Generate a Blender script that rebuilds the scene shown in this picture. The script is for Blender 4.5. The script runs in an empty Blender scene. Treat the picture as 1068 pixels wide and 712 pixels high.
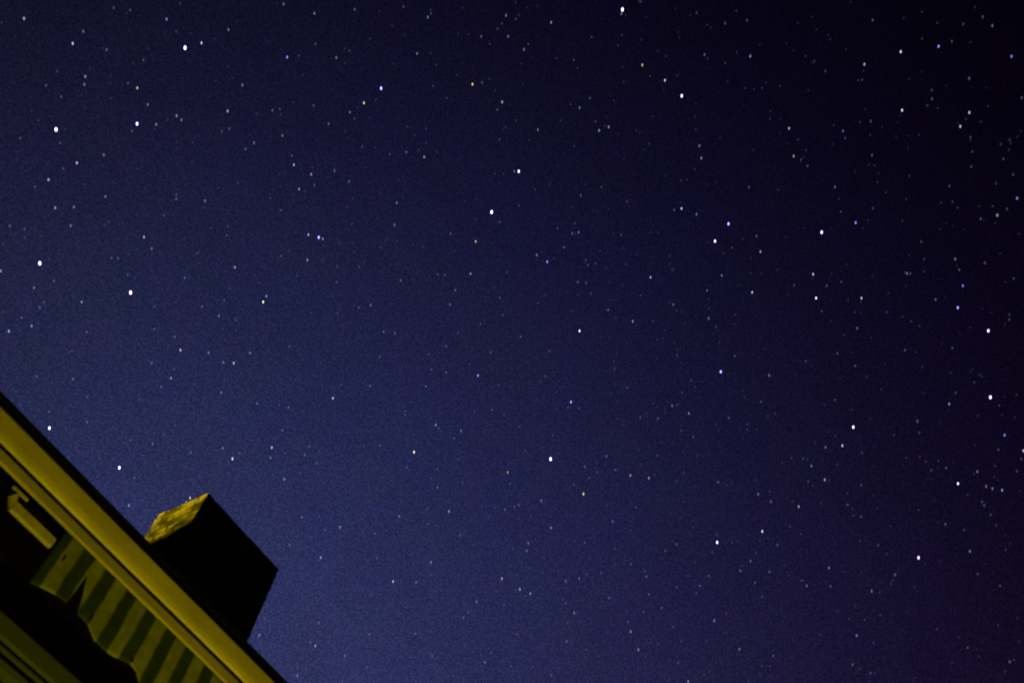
import bpy, bmesh, math, random
from mathutils import Vector, Matrix, noise

random.seed(7)
SC = bpy.context.scene
COL = SC.collection

# ------------------------------------------------------------------ camera
# world axes: x runs along the eave, y away from the camera into the house, z up
cam_data = bpy.data.cameras.new('camera')
cam_data.sensor_width = 36.0
cam_data.lens = 36.0 * 1010.0 / 1068.0
cam_data.clip_start = 0.05
cam_data.clip_end = 5000.0
cam_data.dof.use_dof = True          # focused on the stars, so the eave is a touch soft
cam_data.dof.focus_distance = 1000.0
cam_data.dof.aperture_fstop = 2.2
cam = bpy.data.objects.new('camera', cam_data)
COL.objects.link(cam)
EYE = Vector((0.0, 0.0, 1.6))
ax_u = Vector((141, 640, -1010)).normalized()
ax_e = Vector((1266, -1874, -1010))
ax_e = (ax_e - ax_u * ax_e.dot(ax_u)).normalized()
ax_n = ax_u.cross(ax_e)
cam.matrix_world = Matrix.Translation(EYE) @ Matrix((ax_e, ax_n, ax_u)).to_4x4()
SC.camera = cam

# ------------------------------------------------------------------ night sky
world = bpy.data.worlds.new('World')
SC.world = world
world.use_nodes = True
wn, wl = world.node_tree.nodes, world.node_tree.links
wn.clear()


def wnode(kind, **kw):
    n = wn.new(kind)
    for k, v in kw.items():
        setattr(n, k, v)
    return n


tc = wnode('ShaderNodeTexCoord')
# town glow: brightness falls off smoothly away from one part of the sky, a little
# differently for red, green and blue
GLOW = (((2.242, 3.594, 0.865), -7.527), ((3.318, 5.509, 2.828), -10.26), ((3.274, 4.807, 2.879), -8.585))
comb = wnode('ShaderNodeCombineColor')
grain = wnode('ShaderNodeTexNoise')
grain.inputs['Scale'].default_value = 520.0
grain.inputs['Detail'].default_value = 1.0
wl.new(tc.outputs['Generated'], grain.inputs['Vector'])
patch = wnode('ShaderNodeTexNoise')
patch.inputs['Scale'].default_value = 16.0
patch.inputs['Detail'].default_value = 4.0
wl.new(tc.outputs['Generated'], patch.inputs['Vector'])
sepp = wnode('ShaderNodeSeparateColor')
wl.new(patch.outputs['Color'], sepp.inputs[0])
sepg = wnode('ShaderNodeSeparateColor')
wl.new(grain.outputs['Color'], sepg.inputs[0])
for i, (g, c) in enumerate(GLOW):
    dot = wnode('ShaderNodeVectorMath', operation='DOT_PRODUCT')
    dot.inputs[1].default_value = g
    wl.new(tc.outputs['Generated'], dot.inputs[0])
    add = wnode('ShaderNodeMath', operation='ADD')
    add.inputs[1].default_value = c
    wl.new(dot.outputs['Value'], add.inputs[0])
    mr = wnode('ShaderNodeMapRange')
    mr.inputs['From Min'].default_value = 0.25
    mr.inputs['From Max'].default_value = 0.75
    mr.inputs['To Min'].default_value = -0.60
    mr.inputs['To Max'].default_value = 0.60
    mx = wnode('ShaderNodeMix')
    mx.inputs['Factor'].default_value = 0.4
    wl.new(grain.outputs['Fac'], mx.inputs['A'])
    wl.new(sepg.outputs[i], mx.inputs['B'])
    wl.new(mx.outputs['Result'], mr.inputs['Value'])
    add2 = wnode('ShaderNodeMath', operation='ADD')
    mp = wnode('ShaderNodeMapRange')       # patchy airglow
    mp.inputs['From Min'].default_value = 0.25
    mp.inputs['From Max'].default_value = 0.75
    mp.inputs['To Min'].default_value = -0.07
    mp.inputs['To Max'].default_value = 0.07
    wl.new(sepp.outputs[i], mp.inputs['Value'])
    add3 = wnode('ShaderNodeMath', operation='ADD')
    wl.new(add.outputs[0], add3.inputs[0])
    wl.new(mp.outputs['Result'], add3.inputs[1])
    wl.new(add3.outputs[0], add2.inputs[0])
    wl.new(mr.outputs['Result'], add2.inputs[1])
    ex = wnode('ShaderNodeMath', operation='EXPONENT')
    wl.new(add2.outputs[0], ex.inputs[0])
    wl.new(ex.outputs[0], comb.inputs[i])
bg = wnode('ShaderNodeBackground')
bg.inputs['Strength'].default_value = 1.0
wl.new(comb.outputs[0], bg.inputs['Color'])
wo = wnode('ShaderNodeOutputWorld')
wl.new(bg.outputs[0], wo.inputs['Surface'])

SC.view_settings.view_transform = 'Standard'
SC.view_settings.look = 'None'
SC.view_settings.exposure = 0.0
SC.view_settings.gamma = 1.0
SC.view_settings.use_curve_mapping = False
SC.cycles.filter_width = 1.75

LAMP_COLOUR = (1.0, 0.73, 0.005)
YARD_LAMP = 1150.0        # strength of the globe of the yard lamp that lights the front
STREET_LAMP = 33000.0    # strength of the lamp in the street behind the house


# ------------------------------------------------------------------ helpers
class Shape:
    """Collects boxes, strips and sweeps in world coordinates; build() links them as one mesh object."""

    def __init__(self):
        self.bm = bmesh.new()

    def box(self, x0, x1, y0, y1, z0, z1, jit=0.0):
        r = lambda: random.uniform(-jit, jit)
        vs = [self.bm.verts.new((x + r(), y + r(), z + r())) for x in (x0, x1) for y in (y0, y1) for z in (z0, z1)]
        for f in ((0, 1, 3, 2), (4, 6, 7, 5), (0, 4, 5, 1), (2, 3, 7, 6), (0, 2, 6, 4), (1, 5, 7, 3)):
            self.bm.faces.new([vs[i] for i in f])
        return self

    def sweep_x(self, profile, x0, x1, n=1, wob=0.0):
        """Closed profile of (y, z) points swept along x."""
        rings = []
        for k in range(n + 1):
            x = x0 + (x1 - x0) * k / n
            dz = wob * noise.noise(Vector((x * 0.7, 3.1, 0.0)))
            dy = wob * noise.noise(Vector((x * 0.9, 9.7, 0.0)))
            rings.append([self.bm.verts.new((x, y + dy, z + dz)) for y, z in profile])
        m = len(profile)
        for a, b in zip(rings, rings[1:]):
            for i in range(m):
                self.bm.faces.new((a[i], a[(i + 1) % m], b[(i + 1) % m], b[i]))
        self.bm.faces.new(rings[0][::-1])
        self.bm.faces.new(rings[-1])
        return self

    def lathe(self, cx, cy, prof, n=20):
        rings = [[self.bm.verts.new((cx + r * math.cos(2 * math.pi * k / n), cy + r * math.sin(2 * math.pi * k / n), z))
                  for k in range(n)] for r, z in prof]
        for a, b in zip(rings, rings[1:]):
            for i in range(n):
                self.bm.faces.new((a[i], a[(i + 1) % n], b[(i + 1) % n], b[i]))
        self.bm.faces.new(rings[0][::-1])
        self.bm.faces.new(rings[-1])
        return self

    def sphere(self, c, r, sub=3):
        bmesh.ops.create_icosphere(self.bm, subdivisions=sub, radius=r, matrix=Matrix.Translation(c))
        return self

    def build(self, name, mat, parent=None, smooth=False, bevel=0.0):
        bm = self.bm
        if bevel:
            bmesh.ops.bevel(bm, geom=list(bm.edges), offset=bevel, segments=2, affect='EDGES', clamp_overlap=True)
        bmesh.ops.recalc_face_normals(bm, faces=bm.faces)
        base = world_base(parent)
        bmesh.ops.translate(bm, verts=bm.verts, vec=-base)
        me = bpy.data.meshes.new(name)
        bm.to_mesh(me)
        bm.free()
        me.materials.append(mat)
        if smooth:
            me.shade_smooth()
        o = bpy.data.objects.new(name, me)
        COL.objects.link(o)
        if parent is not None:
            o.parent = parent
        return o


def world_base(o):
    v = Vector((0, 0, 0))
    while o is not None:
        v = v + o.location
        o = o.parent
    return v


def tag(o, label=None, cat=None, group=None, kind=None):
    for k, v in (('label', label), ('category', cat), ('group', group), ('kind', kind)):
        if v:
            o[k] = v
    return o


def empty(name, loc, label, cat):
    o = bpy.data.objects.new(name, None)
    COL.objects.link(o)
    o.location = loc
    return tag(o, label, cat)


def material(name, colour, rough=0.7, vary=0.25, scale=6.0, bump=0.15, bump_scale=40.0, stretch=(1, 1, 1), spec=0.3, spread=0.2):
    """Painted, stained or mineral surface: base colour broken up by two noises, fine bump."""
    m = bpy.data.materials.new(name)
    m.use_nodes = True
    nt = m.node_tree
    b = nt.nodes['Principled BSDF']
    b.inputs['Roughness'].default_value = rough
    b.inputs['Specular IOR Level'].default_value = spec
    t = nt.nodes.new('ShaderNodeTexCoord')
    mp = nt.nodes.new('ShaderNodeMapping')
    mp.inputs['Scale'].default_value = stretch
    nt.links.new(t.outputs['Object'], mp.inputs['Vector'])
    n1 = nt.nodes.new('ShaderNodeTexNoise')
    n1.inputs['Scale'].default_value = scale
    n1.inputs['Detail'].default_value = 6.0
    nt.links.new(mp.outputs['Vector'], n1.inputs['Vector'])
    ramp = nt.nodes.new('ShaderNodeValToRGB')
    lo = [max(0.0, c * (1 - vary)) for c in colour]
    hi = [min(1.0, c * (1 + vary)) for c in colour]
    ramp.color_ramp.elements[0].position = 0.5 - spread
    ramp.color_ramp.elements[1].position = 0.5 + spread
    ramp.color_ramp.elements[0].color = (*lo, 1)
    ramp.color_ramp.elements[1].color = (*hi, 1)
    nt.links.new(n1.outputs['Fac'], ramp.inputs['Fac'])
    nt.links.new(ramp.outputs['Color'], b.inputs['Base Color'])
    n2 = nt.nodes.new('ShaderNodeTexNoise')
    n2.inputs['Scale'].default_value = bump_scale
    n2.inputs['Detail'].default_value = 4.0
    nt.links.new(t.outputs['Object'], n2.inputs['Vector'])
    bp = nt.nodes.new('ShaderNodeBump')
    bp.inputs['Strength'].default_value = bump
    bp.inputs['Distance'].default_value = 0.01
    nt.links.new(n2.outputs['Fac'], bp.inputs['Height'])
    nt.links.new(bp.outputs['Normal'], b.inputs['Normal'])
    return m


def glow(name, colour, strength):
    m = bpy.data.materials.new(name)
    m.use_nodes = True
    nt = m.node_tree
    nt.nodes.clear()
    e = nt.nodes.new('ShaderNodeEmission')
    e.inputs['Color'].default_value = (*colour, 1)
    e.inputs['Strength'].default_value = strength
    o = nt.nodes.new('ShaderNodeOutputMaterial')
    nt.links.new(e.outputs[0], o.inputs['Surface'])
    return m


M_GUTTER = material('gutter_paint', (0.74, 0.72, 0.66), 0.55, 0.16, 4.0, 0.15, 60.0, (0.5, 1, 1))
M_BOARD = material('board_paint', (0.50, 0.50, 0.44), 0.6, 0.18, 6.0, 0.2, 50.0, (0.25, 1, 1))
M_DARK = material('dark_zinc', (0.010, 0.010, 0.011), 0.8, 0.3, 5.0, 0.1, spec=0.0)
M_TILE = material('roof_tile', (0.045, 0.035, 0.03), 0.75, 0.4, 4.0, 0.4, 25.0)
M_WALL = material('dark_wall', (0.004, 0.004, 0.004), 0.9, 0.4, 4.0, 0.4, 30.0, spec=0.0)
M_FRAME = material('window_paint', (0.062, 0.088, 0.045), 0.55, 0.12, 6.0, 0.1, 50.0, (0.25, 1, 1))
M_GLASS = material('dark_glass', (0.006, 0.006, 0.008), 0.12, 0.1, 2.0, 0.0, 10.0, spec=0.25)
M_STEEL = material('bracket_paint', (0.52, 0.52, 0.42), 0.5, 0.15, 14.0, 0.1)
M_GROUND = material('dark_lawn', (0.03, 0.04, 0.015), 0.95, 0.5, 0.8, 0.6, 8.0)
M_POST = material('post_paint', (0.03, 0.03, 0.03), 0.5, 0.2)
M_MORTAR = material('mortar', (0.06, 0.055, 0.05), 0.95, 0.4, 20.0, 0.6, 60.0)
M_GLOBE = glow('yard_lamp_glow', LAMP_COLOUR, YARD_LAMP)
M_STREET = glow('street_lamp_glow', LAMP_COLOUR, STREET_LAMP)


def brick_material():
    m = material('sooty_brick', (0.145, 0.135, 0.095), 0.9, 0.88, 5.5, 0.9, 40.0, (1, 0.8, 1.6), 0.2, 0.12)
    return m


M_BRICK = brick_material()


def stripe_material(x_edge, pitch, share):
    """Awning cloth woven in pale and dark green stripes that run straight down."""
    m = bpy.data.materials.new('awning_cloth')
    m.use_nodes = True
    nt = m.node_tree
    b = nt.nodes['Principled BSDF']
    b.inputs['Roughness'].default_value = 0.9
    b.inputs['Specular IOR Level'].default_value = 0.1
    t = nt.nodes.new('ShaderNodeTexCoord')
    sp = nt.nodes.new('ShaderNodeSeparateXYZ')
    wv = nt.nodes.new('ShaderNodeTexNoise')
    wv.inputs['Scale'].default_value = 9.0
    nt.links.new(t.outputs['Object'], wv.inputs['Vector'])
    nt.links.new(t.outputs['Object'], sp.inputs[0])

    def math_node(op, a, bval=None):
        n = nt.nodes.new('ShaderNodeMath')
        n.operation = op
        if isinstance(a, (int, float)):
            n.inputs[0].default_value = a
        else:
            nt.links.new(a, n.inputs[0])
        if bval is not None:
            if isinstance(bval, (int, float)):
                n.inputs[1].default_value = bval
            else:
                nt.links.new(bval, n.inputs[1])
        return n.outputs[0]

    wob = math_node('MULTIPLY', math_node('SUBTRACT', wv.outputs['Fac'], 0.5), 0.022)
    x = math_node('ADD', sp.outputs['X'], wob)
    ph = math_node('FRACT', math_node('DIVIDE', math_node('SUBTRACT', x, x_edge), pitch))
    mr = nt.nodes.new('ShaderNodeMapRange')      # soft woven edge between the stripes
    mr.inputs['From Min'].default_value = share - 0.05
    mr.inputs['From Max'].default_value = share + 0.05
    nt.links.new(ph, mr.inputs['Value'])
    mr0 = nt.nodes.new('ShaderNodeMapRange')
    mr0.inputs['From Min'].default_value = 0.0
    mr0.inputs['From Max'].default_value = 0.05
    nt.links.new(ph, mr0.inputs['Value'])
    inv = math_node('SUBTRACT', 1.0, mr.outputs['Result'])
    fac = math_node('MULTIPLY', inv, mr0.outputs['Result'])
    mix = nt.nodes.new('ShaderNodeMix')
    mix.data_type = 'RGBA'
    mix.inputs['A'].default_value = (0.036, 0.068, 0.036, 1)
    mix.inputs['B'].default_value = (0.25, 0.30, 0.20, 1)
    nt.links.new(fac, mix.inputs['Factor'])
    dirt = nt.nodes.new('ShaderNodeTexNoise')
    dirt.inputs['Scale'].default_value = 14.0
    dirt.inputs['Detail'].default_value = 6.0
    nt.links.new(t.outputs['Object'], dirt.inputs['Vector'])
    dr = nt.nodes.new('ShaderNodeMapRange')
    dr.inputs['From Min'].default_value = 0.3
    dr.inputs['From Max'].default_value = 0.7
    dr.inputs['To Min'].default_value = 0.72
    dr.inputs['To Max'].default_value = 1.15
    nt.links.new(dirt.outputs['Fac'], dr.inputs['Value'])
    mul = nt.nodes.new('ShaderNodeMix')
    mul.data_type = 'RGBA'
    mul.blend_type = 'MULTIPLY'
    mul.inputs['Factor'].default_value = 1.0
    nt.links.new(mix.outputs['Result'], mul.inputs['A'])
    nt.links.new(dr.outputs['Result'], mul.inputs['B'])
    nt.links.new(mul.outputs['Result'], b.inputs['Base Color'])
    return m


# ------------------------------------------------------------------ ground
g = Shape()
g.bm.faces.new([g.bm.verts.new(p) for p in ((-700, -700, 0), (700, -700, 0), (700, 700, 0), (-700, 700, 0))])
tag(g.build('ground', M_GROUND), kind='structure')

# ------------------------------------------------------------------ house
Z = 1.6                      # heights below were measured from the eye
X0, X1 = -4.0, 9.5
house = empty('house', (2.75, 7.5, 0.0), 'dark house with a lamplit yellow gutter running down to the right', 'house')

# walls, left open along the band of dark glazing under the eave
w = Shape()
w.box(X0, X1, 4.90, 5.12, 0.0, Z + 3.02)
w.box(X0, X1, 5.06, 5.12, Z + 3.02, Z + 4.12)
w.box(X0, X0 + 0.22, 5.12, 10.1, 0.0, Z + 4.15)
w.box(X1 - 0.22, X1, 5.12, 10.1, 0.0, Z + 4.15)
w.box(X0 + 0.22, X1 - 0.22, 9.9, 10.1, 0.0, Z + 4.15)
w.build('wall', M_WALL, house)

# gutter: flat lamplit front that rolls back at its top
prof = [(4.716, Z + 4.0240), (4.714, Z + 4.0270), (4.714, Z + 4.0810), (4.7142, Z + 4.1670)]
prof += [(4.714 + 0.046 * (1 - math.cos(t)), Z + 4.1670 + 0.044 * math.sin(t)) for t in [math.radians(a) for a in range(10, 91, 10)]]
prof += [(4.90, Z + 4.2110), (4.90, Z + 4.0240)]
gut = Shape().sweep_x(prof, X0 - 0.15, X1 + 0.15, 60, 0.004).build('gutter', M_GUTTER, house, smooth=True)
gut.data.set_sharp_from_angle(angle=math.radians(35))
# second board under it, behind a narrow shadow gap
brd = Shape().sweep_x([(4.735, Z + 3.9230), (4.731, Z + 3.9290), (4.731, Z + 3.9870), (4.735, Z + 3.9930), (4.752, Z + 3.9930), (4.752, Z + 3.9230)],
                      X0 - 0.15, X1 + 0.15, 60, 0.003).build('fascia_board', M_BOARD, house)
Shape().box(X0 - 0.14, X1 + 0.14, 4.741, 4.750, Z + 3.9935, Z + 4.0235).build('shadow_gap', M_DARK, brd)  # dark backing strip: the shade of the gap is put into its colour
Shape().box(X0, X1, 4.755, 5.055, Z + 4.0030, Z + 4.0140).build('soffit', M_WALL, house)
# dark edge of the roof covering
edge = Shape().sweep_x([(4.752, Z + 4.2140), (4.742, Z + 4.2330), (4.742, Z + 4.2830), (4.750, Z + 4.2930), (4.90, Z + 4.3330), (4.90, Z + 4.2140)],
                       X0 - 0.18, X1 + 0.18, 40, 0.004).build('roof_edge', M_DARK, house)

# low pitched roof with its ridge behind the chimney
def roof_z(y):
    return Z + 4.2960 + (y - 4.76) * (4.885 - 4.296) / (7.5 - 4.76)


r = Shape()
RS = [(4.905, roof_z(4.905)), (7.5, roof_z(7.5)), (10.25, Z + 4.2960), (10.25, Z + 4.2210), (7.5, roof_z(7.5) - 0.09), (4.905, Z + 4.2210)]
r.sweep_x(RS, X0 - 0.15, X1 + 0.15, 1)
rf = r.build('roof', M_TILE, house)
rt = Shape()
k = X0 - 0.15
while k < X1:
    rt.lathe(0, 0, [(0.085, 0.0), (0.095, 0.40)], 12)
    for v in rt.bm.verts:
        if not v.tag:
            v.co = Vector((k + v.co.z, 7.5 + v.co.y, roof_z(7.5) - 0.05 + v.co.x))
            v.tag = True
    k += 0.37
rt.build('ridge_tiles', M_TILE, rf)
rows = Shape()                 # courses of flat tiles on the front slope
y = 4.98
while y < 7.36:
    rows.sweep_x([(y, roof_z(y) + 0.002), (y, roof_z(y) + 0.022), (y + 0.25, roof_z(y + 0.25) + 0.006), (y + 0.25, roof_z(y + 0.25) + 0.002)],
                 X0 - 0.14, X1 + 0.14, 1)
    y += 0.262
rows.build('tile_courses', M_TILE, rf)

# chimney: laid brick by brick, so its corners and faces are uneven
CX0, CX1, CY0, CY1, CT = 2.989, 3.972, 5.614, 6.200, Z + 5.882
core = Shape().box(CX0 + 0.006, CX1 - 0.006, CY0 + 0.006, CY1 - 0.006, Z + 4.20, CT - 0.008)
chim = core.build('chimney', M_MORTAR, house)
bk = Shape()
course, joint, bl = 0.0655, 0.010, 0.210
z = CT
n = 0
while z > roof_z(CY0) - 0.05:
    z0 = z - course + joint
    def run(a0, a1, off):
        p = a0 - off
        while p < a1 - 0.005:
            q0, q1 = max(a0, p), min(a1, p + bl)
            if q1 - q0 > 0.02:
                yield q0, q1
            p += bl + joint
    off = 0.0 if n % 2 else 0.11
    d = 0.095
    for a, b in run(CX0, CX1, off):
        j = random.uniform(-0.003, 0.003)
        bk.box(a, b, CY0 + j, CY0 + d, z0, z, 0.0013)
        bk.box(a, b, CY1 - d, CY1 + j, z0, z, 0.0013)
    for a, b in run(CY0 + d + joint, CY1 - d - joint, 0.11 - off):
        j = random.uniform(-0.004, 0.004)
        bk.box(CX0 + j, CX0 + d, a, b, z0, z, 0.0013)
        bk.box(CX1 - d, CX1 + j, a, b, z0, z, 0.0013)
    z -= course
    n += 1
bk.build('brickwork', M_BRICK, chim, bevel=0.004)
Shape().box(CX0 + 0.10, CX1 - 0.10, CY0 + 0.10, CY1 - 0.10, CT - 0.05, CT - 0.004).build('capping', M_MORTAR, chim)
fl = Shape()
fl.box(CX0 - 0.012, CX1 + 0.012, CY0 - 0.012, CY0 - 0.006, roof_z(CY0) - 0.03, roof_z(CY0) + 0.15)
fl.build('flashing', M_DARK, chim)

# long dark window under the eave: glazing, and the frame whose lower rail catches the light
win = Shape().box(X0 + 0.3, X1 - 0.3, 5.035, 5.055, Z + 3.03, Z + 3.97).build('window', M_GLASS, house)
fr = Shape()
fr.sweep_x([(4.800, Z + 3.190), (4.796, Z + 3.196), (4.796, Z + 3.296), (4.800, Z + 3.302), (5.03, Z + 3.302), (5.03, Z + 3.190)], X0, X1, 40, 0.003)
fr.build('frame_rail', M_FRAME, win)
Shape().sweep_x([(4.806, Z + 3.146), (4.806, Z + 3.160), (4.89, Z + 3.160), (4.89, Z + 3.146)], X0, X1, 1).build('bead', M_FRAME, win)
Shape().sweep_x([(4.800, Z + 3.062), (4.800, Z + 3.100), (4.89, Z + 3.100), (4.89, Z + 3.062)], X0, X1, 1).build('sill', M_FRAME, win)

# ------------------------------------------------------------------ awning
awn = empty('awning', (3.0, 4.80, Z + 3.9), 'green and cream striped awning flap with wavy torn hem under the gutter', 'awning')


def hem(x):
    """Height of the wavy hem, with the torn slit that rises to a point."""
    pts = [(1.82, 3.515), (1.90, 3.538), (2.00, 3.565), (2.108, 3.593), (2.122, 3.834), (2.145, 3.770), (2.173, 3.700), (2.208, 3.589),
           (2.250, 3.590), (2.291, 3.583), (2.33, 3.556), (2.375, 3.526), (2.44, 3.524), (2.515, 3.535), (2.60, 3.568),
           (2.674, 3.588), (2.73, 3.572), (2.776, 3.524), (2.84, 3.505)]
    if x <= pts[0][0]:
        return pts[0][1]
    for (a, ha), (b, hb) in zip(pts, pts[1:]):
        if x <= b:
            t = (x - a) / (b - a)
            return ha + (hb - ha) * t
    return 3.545 + 0.04 * math.cos((x - 2.65) * 2 * math.pi / 0.41)


def fold(x, v):
    return v * (0.010 * math.sin(x * 2 * math.pi / 0.43 + 0.8) + 0.008 * noise.noise(Vector((x * 3.0, v * 1.5, 0.4))))


va = Shape()
xs = [1.858 + 0.0085 * i for i in range(440)]
NV = 16
cols = []
for x in xs:
    h = hem(x)
    cols.append([va.bm.verts.new((x, 4.785 + fold(x, k / NV), Z + 3.962 + (h - 3.962) * k / NV)) for k in range(NV + 1)])
for a, b in zip(cols, cols[1:]):
    for k in range(NV):
        va.bm.faces.new((a[k], a[k + 1], b[k + 1], b[k]))
va = va.build('valance', stripe_material(1.911 - 3.0, 0.1885, 0.53), awn, smooth=True)
sol = va.modifiers.new('thickness', 'SOLIDIFY')
sol.thickness = 0.004
for px, pz, sx, sz in ((1.938, 3.79, 0.009, 0.030), (2.288, 3.635, 0.008, 0.022), (2.668, 3.615, 0.009, 0.018)):
    dark_mark = Shape()             # small dark mark on the cloth
    cy = 4.785 + fold(px, (3.925 - pz) / 0.38) - 0.005
    c = dark_mark.bm.verts.new((px, cy - 0.002, Z + pz))
    ring = [dark_mark.bm.verts.new((px + sx * math.cos(t) * random.uniform(0.7, 1.2), cy, Z + pz + sz * math.sin(t) * random.uniform(0.7, 1.2)))
            for t in [i * math.pi / 5 for i in range(10)]]
    for i in range(10):
        dark_mark.bm.faces.new((c, ring[i], ring[(i + 1) % 10]))
    dark_mark.build('patch', M_WALL, va)
# bent steel bracket that carries the awning at its left end
br = Shape()
br.sweep_x([(4.755, Z + 3.766), (4.752, Z + 3.770), (4.752, Z + 3.827), (4.755, Z + 3.831), (4.78, Z + 3.831), (4.78, Z + 3.766)], 1.505, 1.826, 1)
bv = [br.bm.verts.new(p) for yy in (4.7515, 4.779) for p in ((1.4985, yy, Z + 3.772), (1.5025, yy, Z + 3.8295), (1.482, yy, Z + 3.875), (1.455, yy, Z + 3.828))]
for f in ((0, 1, 2, 3), (7, 6, 5, 4), (0, 4, 5, 1), (1, 5, 6, 2), (2, 6, 7, 3), (3, 7, 4, 0)):
    br.bm.faces.new([bv[i] for i in f])
br.build('bracket', M_STEEL, awn)
Shape().box(1.435, 1.552, 4.757, 4.77, Z + 3.884, Z + 3.896).build('mounting_plate', M_STEEL, awn)

# ------------------------------------------------------------------ lamps (they stand outside the frame)
LX, LY, LZ = 2.9, 2.45, 0.95
yl = empty('yard_lamp', (LX, LY, 0), 'low yard lamp with a round yellow globe in front of the house', 'lamp')
Shape().lathe(LX, LY, [(0.07, 0.0), (0.07, 0.04), (0.03, 0.07), (0.028, LZ - 0.12), (0.05, LZ - 0.09), (0.055, LZ - 0.07)]).build('post', M_POST, yl, smooth=True)
Shape().sphere((LX, LY, LZ), 0.09).build('globe', M_GLOBE, yl, smooth=True)
SX, SY, SZ = -14.0, 19.5, Z + 1.66
sl = empty('street_lamp', (SX, SY, 0), 'street lamp with a yellow globe in the street behind the house', 'street lamp')
Shape().lathe(SX, SY, [(0.10, 0.0), (0.10, 0.3), (0.05, 0.4), (0.045, SZ - 0.25), (0.09, SZ - 0.20), (0.09, SZ - 0.18)]).build('post', M_POST, sl, smooth=True)
Shape().sphere((SX, SY, SZ), 0.2).build('globe', M_STREET, sl, smooth=True)

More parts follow.
